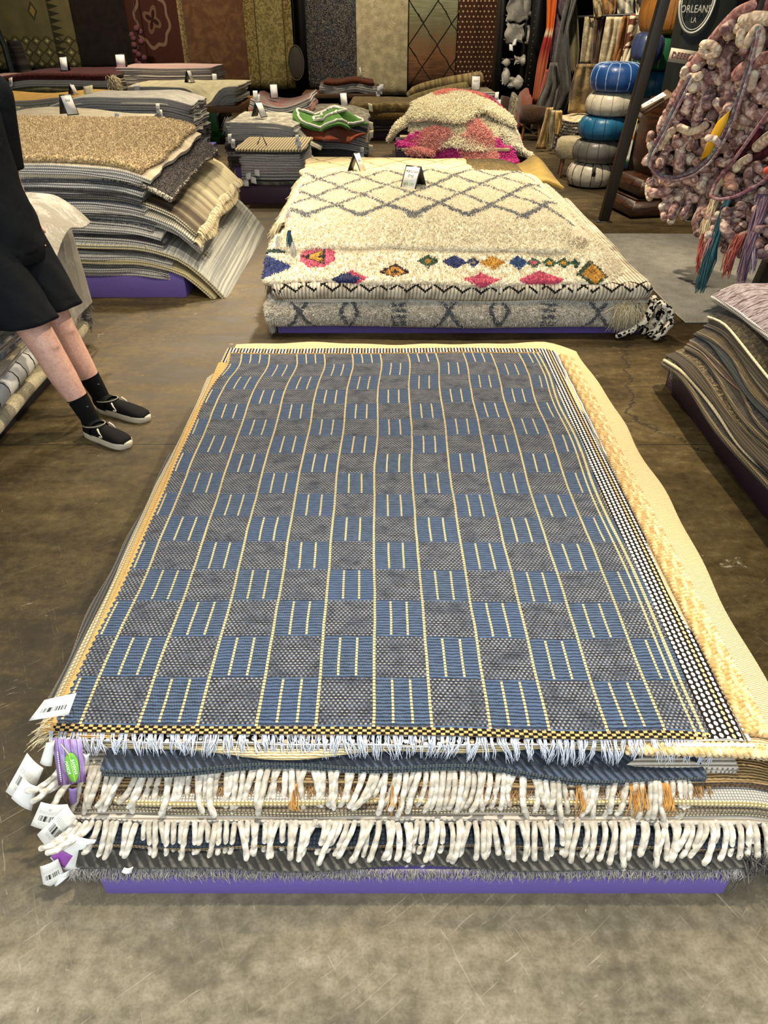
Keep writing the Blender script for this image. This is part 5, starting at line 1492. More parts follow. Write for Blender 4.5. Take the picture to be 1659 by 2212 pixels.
    gt, X, Y, Z = throw(.60, mg, 'throw', 'green wavy throw outlined in white on the grey pile', .11, .36, .26, (-.66, 9.55), .3)
    for f, k in ((.93, 0), (.45, 1)):
        t = np.linspace(0, 2 * np.pi, 60); q = []
        for a in t:
            i = 10.5 + f * 10.5 * math.sin(a) * (1 if not k else .8); j = 16.5 + f * 16.5 * math.cos(a)
            i = min(20.9, max(0, i)); j = min(32.9, max(0, j)); q.append((X[int(round(i)), int(round(j))], Y[int(round(i)), int(round(j))], Z[int(round(i)), int(round(j))] + .008))
        MB().tube(q, .016, 6, caps=False).build('white_piping', fab('ece8d8', 'c4bea8', 'heather'), gt)
    # pile of persian rugs folded long, and kilims on the right of it
    GB = 'rugs piled before the back wall'
    L = [lay('4a3020', '2a1a12', 'dark brown patterned rug', .08, 'persian', DARKBK), lay('6b5530', '3c2e18', 'bronze patterned rug', .08, 'persian', DARKBK), lay('8a7038', '5a4622', 'gold patterned rug', .10, 'persian', None, None, ROUND), lay('9a8450', '6a5730', 'old gold worn rug', .12, 'distress', None, (-.1, .1, 0, 0), ROUND)]
    stack(L, -.35, 1.30, 12.2, 13.2, .12, 'the long gold pile', GB, None, 0, 18, 12, .02, 61)
    plinth(-.3, 1.25, 12.25, 13.15, .12, 'dark plinth under the long gold rug pile', M_PURPD)
    pk = fab('c98f6e', '9a6248', 'distress'); X, Y = grid(.62, 1.42, 12.15, 12.9, 18, 12, 4, .02)
    r = link('rug', slab_mesh('rug', np.stack([X, Y, .535 - .25 * np.clip(X - 1.05, 0, 1) ** 1.3 - .12 * np.clip(12.3 - Y, 0, 1)], -1), .03, [pk, pk], np.stack([X, Y], -1), ROUND)); tag(r, 'peach pink faded rug lying over the end of the gold pile', 'rug', GB)
    cl = [('6d6048', '3f3726'), ('a39a78', '6a6248'), ('8a7c5a', '544a34'), ('b9ae88', '7c7252'), ('77694a', '463c28'), ('a8996e', '6b5f40'), ('8f8560', '57503a'), ('c2b68c', '8a7f5c'), ('9a8e6a', '5f563e')]
    nm = ['dark kilim', 'tan kilim', 'brown kilim', 'pale straw kilim', 'umber kilim', 'honey kilim', 'olive kilim', 'cream kilim', 'sand kilim']
    L = [lay(a, b, n + ' folded', .05, 'cross' if i % 2 else 'heather', DARKBK if i % 2 else None) for i, ((a, b), n) in enumerate(zip(cl, nm))]
    o4, z4 = stack(L, .95, 1.80, 13.3, 14.4, .10, 'the kilim pile', GB, None, 0, 14, 10, .012, 62)
    plinth(.98, 1.78, 13.35, 14.35, .10, 'dark plinth under the kilim pile by the shelves', M_PURPD)
    for k in range(1, 9): small_tags(o4[k], [(1.80 + random.uniform(-.02, .04), 13.25, .16 + .05 * k + random.uniform(-.02, .03))], .06, .09, WHITE)
    tent_sign((1.52, 13.7, z4), -.1, .22, .15, [('KILIM', .12, .2, '4a2f2a')], 'white faced tent sign on the kilim pile by the shelves', .3)
    rl = fab('b09a68', '7c6840', 'cross', .8); s = np.linspace(0, 1, 16)
    MB_ = MB().tube(np.stack([.45 + 1.2 * s, 14.35 + 0 * s, .42 + .26 * s ** .5], 1), .10 - .03 * (1 - s), 12)
    r = MB_.build('rolled_rug', rl); tag(r, 'sand brown rug rolled and laid across the kilim pile', 'rug')
    rl2 = MB().tube(np.stack([.40 + 1.0 * s, 14.15 + 0 * s, .30 + .26 * s ** .6], 1), .08, 12).build('rolled_rug', fab('a3925f', '6d5f3a', 'heather')); tag(rl2, 'straw coloured rolled rug slanting behind the kilims', 'rug')
    # wooden bench with brown textiles
    wood = plain('honey_wood', '6b4a24', .6, var=.35, scale=9); tb = empty('bench', (-.75, 14.9, 0), 'low wooden bench carrying brown textiles at the back', 'bench')
    bevelled(MB().box((-1.45, 14.5, .36), (-.05, 15.3, .43)).build('bench_top', wood, tb, False))
    for x, y in ((-1.38, 14.56), (-.12, 14.56), (-1.38, 15.24), (-.12, 15.24)): MB().box((x - .04, y - .04, 0), (x + .04, y + .04, .36)).build('leg', wood, tb, False)
    L = [lay('8d8678', '55504a', 'grey striped textile', .04, 'stripe'), lay('c4b9a4', '8a8272', 'cream striped textile', .05, 'rib'), lay('7a5a48', '4a3228', 'mauve brown textile', .04, 'stripe'), lay('6a3418', '3f1f0e', 'rust brown textile', .07, 'heather', DARKBK, (.1, -.1, 0, 0), ROUND)]
    o5, z5 = stack(L, -1.12, -.12, 14.55, 15.25, .43, 'the back bench', GB, lambda X, Y: .02 * np.sin(X * 9), 0, 16, 10, .02, 63)
    small_tags(o5[1], [(-.12, 14.5, .54), (-.10, 14.5, .50), (-.14, 14.5, .46), (-.08, 14.5, .57)], .07, .08, WHITE)
    MB().box((-.42, 14.8, z5 - .01), (-.40, 14.86, z5 + .18), 0, Matrix.Rotation(-.2, 3, 'Y')).build('sign_stick', WHITE, o5[3], False)


mids()


def left_back():
    GL = 'rugs piled along the left'
    L = [glay(i, .05) for i in (6, 2, 3, 9, 1, 5, 4, 0, 7, 2)] + [lay('d9cdae', 'a89d80', 'cream flat rug', .035, 'heather', fab('6f6a72', '3d3a40', 'rib'), (0, -.2, 0, 0)), ]
    L[9] = lay('77748a', '4a4858', 'lavender grey rug', .05, 'rib', DARKBK, (0, -.25, .0, 0))
    L[8] = lay('a8a594', '6f6c5e', 'sage folded rug', .06, 'distress', None, (0, .02, 0, 0))
    plinth(-4.1, -2.4, 8.02, 9.15, .17, 'plinth under the cream topped pile behind the tall grey pile', M_PURP)
    o, z = stack(L, -4.1, -2.38, 8.0, 9.2, .17, 'the cream topped pile', GL, lambda X, Y: -.16 * np.clip(X + 2.75, 0, 1) ** 2 + .03 * np.sin(X * 3), 0, 20, 14, .014, 71)
    small_tags(o[9], [P(247, 243, Y=7.95)], .05, .11, WHITE)
    tent_sign(P(150, 247, Y=8.25), .75, .20, .12, [('SALE', .2, .16, '333333')], 'black tent sign on the cream topped pile behind the grey pile')
    L = [glay(i, .055) for i in (6, 5, 2, 9, 0, 6, 3, 4, 7, 2, 5, 7)]
    plinth(-4.0, -2.3, 9.55, 10.9, .16, 'plinth under the striped grey pile with hanging tags', M_PURP)
    o, z = stack(L, -4.0, -2.26, 9.5, 10.35, .16, 'the striped grey pile', GL, lambda X, Y: -.32 * np.clip(-3.45 - X, 0, 1) ** 1.6 - .35 * np.clip(X + 2.62, 0, 1) ** 1.5, 0, 22, 14, .016, 72)
    small_tags(o[8], [(-2.62, 9.42, .70), (-2.60, 9.42, .62), (-2.58, 9.42, .56), (-2.64, 9.42, .76)], .05, .10)
    small_tags(o[11], [P(182, 208, Y=10.0)], .14, -.10, plain('straw_tag', 'd8cba0', .7))
    L = [lay('5a4a30', '2e2516', 'dark brown hairy rug', .14, 'fleck', DARKBK), lay('b3955a', '7a6236', 'gold brown shag', .14, 'fleck', None, None, ROUND), lay('e0d4b0', 'a99d78', 'cream shag', .14, 'fleck', None, (-.1, -.05, 0, 0), ROUND), lay('d2a650', '9a7630', 'yellow gold rug', .06, 'heather', None, (0, .1, 0, 0))]
    plinth(-6.3, -3.95, 11.25, 12.2, .17, 'plinth under the yellow gold topped pile at the left', M_PURPD)
    o, z = stack(L, -6.4, -3.95, 11.2, 12.3, .17, 'the yellow gold pile', GL, lambda X, Y: .02 * np.sin(X * 4), 0, 22, 12, .02, 73)
    tent_sign(P(168, 212, Y=11.5) + Vector((-.05, 0, .0)), 1.3, .18, .10, [], 'thin tent sign standing on the yellow gold rug', .35)
    # dark red topped pile
    L = [lay('3a3a30', '1d1d18', 'black green rug', .08, 'heather', DARKBK), lay('57553f', '33311f', 'olive rug', .05, 'heather', DARKBK), lay('7c7a5c', '4c4a36', 'sage rug', .05), lay('6d6a48', '3f3d28', 'moss rug', .12, 'heather', DARKBK, None, ROUND), lay('8d8a68', '5a573f', 'pale olive rug', .05), lay('b0a684', '6f6850', 'straw rug', .035)]
    L.append(lay('5a2420', '34120f', 'dark red rug', .10, 'fleck', DARKBK, (-.1, -.05, .0, 0), ROUND))
    plinth(-6.5, -4.25, 13.0, 14.2, .36, 'dark plinth under the dark red topped pile', plain('black_plinth_paint', '1a1820', .5))
    o, z = stack(L, -6.6, -4.22, 12.95, 14.3, .36, 'the dark red pile', GL, lambda X, Y: -.14 * np.clip(-5.5 - X, 0, 2) ** 1.4, 0, 22, 12, .014, 74)
    pts = []
    for _ in range(420):
        a = np.array([-4.2 + rng.uniform(-.12, .02), 12.93 + rng.uniform(-.02, .06), rng.uniform(.50, .82)]); e = a + [rng.uniform(-.02, .10), rng.uniform(-.06, .0), -rng.uniform(.03, .12)]
        pts.append([a, (a + e) / 2, e])
    strands('fringe', pts, .006, THREAD_T, o[3], 3)
    tent_sign(P(140, 143, Y=13.2) + Vector((0, 0, -.06)), .1, .20, .12, [], 'white tent sign on the dark red rug', .35)
    tent_sign(P(264, 147, Y=13.6), .05, .20, .16, [], 'white faced sign between the dark red and red striped piles', .25)
    small_tags(o[2], [P(18, 170, Y=12.9)], .08, .12)
    r = MB().box((-6.35, 13.4, z - .26), (-5.75, 13.9, z - .06)).build('folded_textile', fab('c9b39c', '8d5a50', 'persian', .6), None, False); tag(bevelled(r, .03, 3), 'small cream and pink folded textile at the far left edge', 'textile')
    # green legged table with cream rugs, red striped pile behind
    wood = plain('orange_pine', '8a5c28', .55, var=.3, scale=10); gr = plain('green_paint', '2c7a2a', .5, var=.2)
    tb = empty('table', (-2.9, 12.6, 0), 'green legged wooden table carrying cream folded rugs', 'table')
    bevelled(MB().box((-4.1, 12.0, .40), (-2.12, 13.5, .49)).build('table_top', wood, tb, False), .006)
    for x, y in ((-2.55, 12.06), (-2.2, 13.4), (-4.0, 12.06), (-4.0, 13.4)): bevelled(MB().box((x - .06, y - .05, 0), (x + .06, y + .05, .40)).build('leg', gr, tb, False))
    MB().box((-4.0, 12.04, .08), (-2.55, 12.10, .16)).build('stretcher', gr, tb, False)
    MB().box((-2.58, 12.0, .08), (-2.16, 12.05, .15), 0, Matrix.Rotation(.0, 3, 'Z')).build('stretcher', gr, tb, False)
    L = [lay('8f8f78', '5f5f4e', 'sage green folded rug', .045), lay('a9a88e', '74735f', 'pale green folded rug', .045, 'rib'), lay('bfba9a', '85806a', 'straw green folded rug', .045), lay('c8c2a2', '8d886e', 'light green folded rug', .045), lay('dcd0a8', 'a39a78', 'cream folded rug', .06, 'heather')]
    for l in L: l['e'] = (random.uniform(-.03, .03), random.uniform(-.04, .04), random.uniform(-.03, .03), 0)
    o, z = stack(L, -3.75, -2.18, 12.05, 13.2, .49, 'the green table pile', GL, lambda X, Y: -.22 * np.exp(-((X + 2.62) / .17) ** 2) * np.clip((12.7 - Y) / .6, 0, 1), 0, 24, 14, .016, 75)
    small_tags(o[4], [P(288, 183, Y=11.98)], .10, .08, WHITE)
    tent_sign((-2.98, 12.7, z), 1.2, .18, .10, [], 'thin tent sign on the cream rugs of the green table', .35)
    L = [lay('1f2420', '101210', 'black folded blanket', .10, 'heather', DARKBK), lay('d8d0b8', '8a8270', 'cream folded blanket', .05, 'stripe'), lay('c9bfa2', '7c7460', 'straw folded blanket', .05, 'rib'), lay('e2d9c0', '6d1f22', 'cream and crimson striped blanket', .05, 'stripe'), lay('7a2024', 'd8ccb4', 'crimson striped blanket', .05, 'stripe'), lay('d8c8b8', '9a4a50', 'pink striped blanket', .06, 'stripe')]
    MB_ = MB().box((-4.3, 13.55, 0), (-2.75, 14.6, .52)).build('crate', plain('dark_crate_wood', '2a231c', .7), None, False); tag(MB_, 'dark crate under the red striped blankets', 'crate')
    o, z = stack(L, -4.35, -2.80, 13.5, 14.6, .52, 'the red striped pile', GL, None, 0, 18, 10, .014, 76)
    small_tags(o[2], [(-2.82, 13.44, .70), (-2.78, 13.46, .80)], .08, .1, WHITE)
    # folded rugs under the table
    L = [lay('4a4434', '2a261c', 'dark folded rug', .10, 'heather', DARKBK), lay('5c553f', '353022', 'olive folded rug', .10, 'heather', DARKBK)]
    stack(L, -3.4, -2.75, 12.25, 13.1, .0, 'the pile under the table', GL, None, 0, 10, 8, .01, 77)
    # small pink runner on the floor
    X, Y = grid(-2.35, -1.62, 8.8, 9.35, 14, 10, 9, .01); pk = fab('8f5f52', '6a4038', 'persian', .6)
    r = link('rug', slab_mesh('rug', np.stack([X, Y, .012 + 0 * X], -1), .011, [pk, pk], np.stack([X, Y], -1), BOUND)); tag(r, 'small dusty pink patterned runner lying on the concrete', 'rug')


left_back()


# ================================================================== SHEEPSKINS
def furs():
    plinth(.16, 1.72, 10.05, 11.3, .17, 'dark plum plinth under the pink and cream sheepskins', M_PURPD)
    mound = lambda X, Y: .17 + .44 * np.clip(1 - ((X - .92) / .92) ** 2 - ((Y - 10.75) / .80) ** 2, 0, 1) ** .8

    def skin(cx, cy, rx, ry, wob, off, c1, c2, label, n=7000, L=.042, drop=.0):
        u, v = np.meshgrid(np.linspace(-1, 1, 30), np.linspace(-1, 1, 30))
        a = u * np.sqrt(1 - v * v / 2); b = v * np.sqrt(1 - u * u / 2); an = np.arctan2(b, a)
        rr = 1 + .14 * np.sin(3 * an + wob) + .10 * np.sin(5 * an + 2 * wob)
        X = cx + rx * a * rr; Y = cy + ry * b * rr
        Z = mound(X, Y) + off + .02 * np.sin(X * 9 + wob) * np.cos(Y * 8) - drop * np.clip(10.08 - Y, 0, 1) - .9 * np.clip(np.abs(X - .94) - .78, 0, 1)
        Z = np.maximum(Z, .06)
        m = fab(c1, c2, 'heather', 2.0)
        me = slab_mesh('sheepskin', np.stack([X, Y, Z], -1), .04, [m, m], np.stack([u, v], -1), ROUND)
        o = link('sheepskin', me); o['_m'] = me.name; tag(o, label, 'sheepskin', 'sheepskins heaped on the low plinth')
        pile(o, n, L, .006, m, .8)
        return o
    b = MB().box((.22, 10.0, .172), (1.6, 11.2, .21)).build('rug', fab('c4b48c', '8f8260', 'heather'), None, False); tag(bevelled(b, .01), 'beige folded blanket under the heap of sheepskins', 'rug')
    skin(.95, 10.55, .80, .55, .3, .03, 'f7efd2', 'e6dab0', 'large cream sheepskin along the front of the heap', 12000)
    skin(.80, 10.00, .17, .16, 1.0, .00, 'e04aa0', 'b82a7c', 'hot magenta sheepskin in the middle of the front', 2600, .045, .9)
    skin(1.50, 9.98, .15, .14, 2.0, .03, 'e84aa4', 'c0307e', 'hot magenta sheepskin at the right corner', 2600, .05, 1.2)
    skin(.33, 10.13, .14, .08, .5, .07, 'e84aa4', 'c0307e', 'bit of magenta sheepskin at the left end', 900, .04)
    skin(1.20, 10.03, .20, .18, 2.4, .05, 'efb0a2', 'd88a7c', 'pale pink sheepskin hanging at the right of the front', 4500, .05, .9)
    skin(.52, 10.06, .24, .12, .9, .05, 'efb0a2', 'd88a7c', 'pale pink sheepskin at the left of the front', 4500, .05, .4)
    skin(.93, 10.56, .64, .40, 1.5, .14, 'f8f1d4', 'e8dcb0', 'thick cream sheepskin lying across the heap', 12000)
    skin(1.02, 10.98, .46, .30, .2, .155, 'f0a088', 'd87a66', 'salmon sheepskin on top of the heap', 7000)
    skin(1.34, 11.10, .46, .30, 1.9, .165, 'd85a78', 'b03a5c', 'rose pink sheepskin spilling down the right', 7000)
    skin(1.70, 10.55, .22, .36, .7, .05, 'f5eed8', 'e0d6b4', 'cream sheepskin slipping to the floor on the right', 6000)


furs()


# ================================================================== RIGHT SIDE: POUFS, WOODEN DISPLAY, FRAME
def leather(name, c, rough=.35):
    if name in MATS: return MATS[name]
    g = G(name); x, y, z = g.obj(); v = g.vec(x, y, z); n = g.noise(v, 7, 4); w = g.noise(v, 60, 3)
    m = g.out(g.mix(n.ss(.3, .7), tuple(t * .72 for t in hx(c)[:3]) + (1,), c), rough, w * .6 + n, .006, .5, spec=.5)
    MATS[name] = m
    return m


SEAMS = {}


def pouf(c, r, h, z, col, seam, label, tilt=(0, 0, 0), panels=14):
    o = empty('pouf', (c[0], c[1], z), label, 'pouf', 'leather poufs stacked by the post')
    n = 56; prof = [(0, .0), (.62, .0), (.86, .07), (.97, .25), (1.0, .48), (.97, .70), (.87, .88), (.70, .97), (.45, 1.0), (.2, .985), (0, .975)]
    t = np.linspace(0, 2 * np.pi, n, endpoint=False)
    R = Matrix.Rotation(tilt[0], 3, 'X') @ Matrix.Rotation(tilt[1], 3, 'Y') @ Matrix.Rotation(tilt[2], 3, 'Z'); R = np.array(R)
    ctr = np.array([c[0], c[1], z])

    def pt(a, q, extra=0.0):
        i = q * (len(prof) - 1); k = min(int(i), len(prof) - 2); f = i - k
        rr = prof[k][0] * (1 - f) + prof[k + 1][0] * f; zz = prof[k][1] * (1 - f) + prof[k + 1][1] * f
        bulge = 1 + .018 * abs(math.sin(a * panels / 2)) - .010 + extra
        p = np.array([math.cos(a) * rr * r * bulge, math.sin(a) * rr * r * bulge, zz * h + (extra * r * .5 if q > .6 else 0)])
        return ctr + R @ p
    qs = np.linspace(0, 1, 21)
    MB().loft([[pt(a, q) for a in t] for q in qs], caps=False).build('leather_cover', leather('leather_' + col, col), o)
    sm = plain('seam_thread_' + seam, seam, .7)
    for k in range(panels):
        a = 2 * math.pi * k / panels
        MB().tube([pt(a, q, .006) for q in np.linspace(.22, .72, 9)], .005, 5).build('seam', sm, o)
        a2 = a + math.pi / panels
        MB().tube([pt(a, .72, .006), pt(a2, .80, .008), pt(a + 2 * math.pi / panels, .72, .006)], .004, 5).build('seam', sm, o)
    MB().loft([[pt(a, q, .004) for a in t[::4]] for q in (.86, .9, .95, 1)], caps=False).build('top_patch', leather('leather_' + col, col), o)
    return o


def right_side():
    pouf((2.36, 8.83), .27, .25, 0, 'd8cdb4', '241c16', 'white leather pouf with black seams at the bottom of the stack')
    pouf((2.39, 8.83), .275, .235, .245, '6f6c62', '4a473f', 'grey leather pouf second from the floor')
    pouf((2.42, 8.83), .275, .235, .475, '22688c', '123c56', 'turquoise blue leather pouf in the middle of the stack')
    pouf((2.46, 8.83), .27, .225, .705, 'd6ccb2', 'a39a84', 'cream leather pouf below the dark blue one')
    pouf((2.48, 8.83), .285, .27, .925, '1f4a86', '9ab4d0', 'dark blue leather pouf with white seams on top')
    for z, h, c, s, l in ((0, .30, '6b4a2c', '4a3320', 'brown leather pouf hidden at the floor behind the post'), (.295, .29, '77705f', '4a473f', 'taupe leather pouf low in the rear stack'), (.58, .25, 'ddd6c4', '1f1a16', 'white leather pouf with black seams in the rear stack'),
                          (.825, .26, '22688c', '15405a', 'turquoise leather pouf below the green one'), (1.08, .34, '24603c', 'a8cfae', 'green leather pouf with white seams in the rear stack'), (1.415, .44, 'a06a2c', '7a4e20', 'tan orange leather pouf on top of the rear stack')):
        pouf((3.10 + (.05 if z > 1.4 else 0), 9.55), .29 if z < 1.4 else .33, h, z, c, s, l)
    pouf((2.82, 9.12), .17, .26, 1.185, '3a4668', '2a3350', 'navy leather pouf leaning on the green one', (0, .12, 0), 10)
    MB().box((2.30, 8.545, .14), (2.33, 8.55, .24)).build('price_tag', plain('dark_tag', '3a3a34', .6), bpy.data.objects['pouf'], False)

    # slanted posts of the display frame
    ps = plain('dark_bronze_steel', '2b251b', .45, var=.25, scale=14)
    fr = empty('display_stand', (2.45, 6.4, 0), 'dark steel A frame stand with slanted square posts', 'stand')
    def bar(a, b, w, nm, par=fr, mat=ps):
        a, b = Vector(a), Vector(b); d = (b - a); M = frame((a + b) / 2, d, Vector((0, 1, .01)))
        me = MB().box((-d.length / 2, -w / 2, -w / 2), (d.length / 2, w / 2, w / 2)).get(nm, mat, False); me.transform(M); return bevelled(link(nm, me, par), .004)
    a = P(1303, 478, z=0); bar((a.x, a.y, .004), (a.x + .31, a.y + .02, 2.75), .085, 'post')
    b = P(1490, 476, z=0); bar((b.x, b.y, .004), (b.x + .28, b.y + .02, 2.75), .085, 'post'); bar((a.x + .28, a.y + .04, 2.75), (b.x + .32, b.y + .02, 2.75), .085, 'cross_bar')
    c1 = P(1625, 655, z=0); bar((c1.x, c1.y, .004), (c1.x + .40, c1.y + .02, 2.75), .085, 'post')
    c2 = (c1.x + .95, c1.y, .004); bar(c2, (c1.x + .40, c1.y + .05, 2.75), .085, 'post')
    bar((a.x + .31, a.y + .1, 2.78), (c1.x + .40, c1.y - .1, 2.78), .085, 'ridge_beam')
    for q in (a, b, c1):
        MB().box((q.x - .07, q.y - .06, 0), (q.x + .07, q.y + .06, .006)).build('foot_plate', ps, fr, False)

    # stepped dark wood display
    g = G('dark_polished_wood'); x, y, z = g.obj(); n = g.noise(g.vec(x * 3.0, y * 3.0, z * 26.0), 2.5, 4, .6, .8)
    wd = g.out(g.mix(n.ss(.3, .7), '1c100a', '4a2c18'), .28, n, .002, spec=.5)
    st = empty('wooden_display', (2.8, 7.7, 0), 'dark polished wooden stepped display beside the poufs', 'display stand')
    nc, lc = P(1362, 474, z=0), P(1312, 449, z=0)
    ang = math.atan2(lc.y - nc.y, lc.x - nc.x)          # direction of the left edge
    ux = Vector((math.cos(ang - math.pi / 2), math.sin(ang - math.pi / 2), 0)); uy = Vector((math.cos(ang), math.sin(ang), 0))

    def step(x0, x1, y0, y1, z0, z1, nm):
        cr = [(x0, y0), (x1, y0), (x1, y1), (x0, y1)]
        prof = [(.03, 0), (0, .18), (0, .62), (.022, .86), (.05, 1)]
        rings = []
        for i_, f in prof:
            rings.append([nc + ux * (px + (i_ if k in (0, 3) else -i_)) + uy * (py + (i_ if k in (0, 1) else -i_)) + Vector((0, 0, z0 + (z1 - z0) * f)) for k, (px, py) in enumerate(cr)])
        return bevelled(MB().loft(rings).build(nm, wd, st, False), .004)
    step(0, .95, 0, .60, 0, .15, 'step_slab'); step(.06, .95, .03, .60, .175, .33, 'step_slab')
    MB().box((-.1, -.1, 0), (.1, .1, .02)).get('x', wd)
    step(.05, .9, .05, .55, .15, .175, 'step_gap'); step(.22, .9, .2, .58, .33, .98, 'cabinet_body')
    # sloping shelf label and printed strip on the cabinet
    pw = plain('worn_oak_board', '6b4e30', .6, var=.3)
    sl = empty('sign_board', P(1410, 240, Y=7.5), 'sloping board with a printed label above the dark cabinet', 'sign')
    q = [P(1378, 236, Y=7.45), P(1392, 246, Y=7.40), P(1458, 205, Y=7.40), P(1440, 193, Y=7.45)]
    card('board', [q[1], q[2], q[3], q[0]], sl, pw, .02)
    qq = [P(1388, 234, Y=7.39), P(1440, 206, Y=7.39), P(1432, 199, Y=7.42), P(1384, 227, Y=7.42)]
    card('printed_label', qq, sl, LABEL, .002)
    g = G('rainbow_printed_strip'); u, v = g.uv()
    c = g.ramp(v, [(0, '3a4a80'), (.13, '3a4a80'), (.15, '3f7a4a'), (.22, '3f7a4a'), (.24, 'e9e4d6'), (.60, 'e9e4d6'), (.62, 'b8402a'), (.70, 'b8402a'), (.72, 'd8a83a'), (.80, 'e9e4d6'), (.97, 'd8c04a')])
    c = g.ramp(v, [(0, '3a4a80'), (.13, '3f7a4a'), (.22, 'e9e4d6'), (.55, 'e6e0d0'), (.60, 'b8402a'), (.68, 'd8a83a'), (.78, 'e9e4d6'), (.92, 'd8c04a')])
    bars = ((v * 60.0).frac() > .5) * (u > .3) * (u < .72) * ((v > .26) * (v < .52)).max((v > .74) * (v < .92))
    rs = empty('sign_strip', P(1355, 360, Y=7.5), 'narrow upright sign with rainbow stripes beside the slanted post', 'sign')
    card('printed_strip', [P(1341, 362, Y=7.42), P(1355, 364, Y=7.40), P(1378, 256, Y=7.42), P(1368, 256, Y=7.44)], rs, g.out(g.mix(bars, c, '3a3a36'), .45), .004)
    # black pillar with a round badge, small lettered plaque
    bk = plain('black_green_board', '20241c', .6, var=.3, scale=5)
    a = P(1505, 100, Y=8.2)
    pb = empty('pillar', (a.x, 8.35, 0), 'dark pillar carrying a round white lettered badge', 'pillar')
    bevelled(MB().box((P(1468, 100, Y=8.22).x, 8.22, 0), (a.x + .30, 8.5, 3.2)).build('pillar_body', bk, pb, False))
    bc = P(1508, -4, Y=8.2); wi = plain('white_badge_paint', 'c9c9bc', .6)
    MB().tube([bc + Vector((math.cos(t) * .165, 0, math.sin(t) * .27)) for t in np.linspace(0, 6.283, 40)], .010, 6, caps=False).build('badge_ring', wi, pb)
    MB().tube([bc + Vector((math.cos(t) * .145, 0, math.sin(t) * .245)) for t in np.linspace(0, 6.283, 40)], .004, 6, caps=False).build('badge_ring', wi, pb)
    for txt, dz, s_ in (('NEW', .02, .10), ('ORLEANS', -.085, .085), ('LA', -.17, .06)):
        text(txt, s_, Matrix.Translation(bc + Vector((0, 0, dz))) @ Matrix.Rotation(math.pi / 2, 4, 'X'), wi, pb, .78)
    q = P(1474, 122, Y=7.9); bd = empty('plaque', (q.x, q.y, q.z - .06), 'small cream plaque with red lettering below the badge', 'sign')
    M = Matrix.Translation(q) @ Matrix.Rotation(.12, 4, 'Y')
    me = MB().box((-.125, -.008, -.055), (.125, .008, .055)).get('plaque_board', plain('cream_card', 'c9bda4', .6), False); me.transform(M); link('plaque_board', me, bd)
    text('DEEEE', .075, M @ Matrix.Translation((-.02, -.0095, 0)) @ Matrix.Rotation(math.pi / 2, 4, 'X'), plain('red_ink', '8a3428', .6), bd, .85)
    MB().tube([q + Vector((.1, .01, .0)), (a.x - .1, 8.22, q.z)], .008, 6).build('bracket', ps, bd)
    # grey mat on the concrete
    mt = fab('8f8b7e', '6a675c', 'heather', .8)
    q = [P(1282, 507, z=0), P(1659, 520, z=0), P(1659, 700, z=0), P(1508, 699, z=0)]
    x0, y1 = q[0].x, q[0].y; y0 = q[3].y
    X, Y = grid(x0 + .06, 3.9, y0, y1, 24, 20, 3, .004)
    r = link('rug', slab_mesh('rug', np.stack([X, Y, .010 + 0 * X], -1), .009, [mt, fab('b8b4a4', '8a8678', 'rib')], np.stack([X, Y], -1), BOUND)); tag(r, 'plain light grey mat lying on the concrete under the yarn art', 'rug')


right_side()


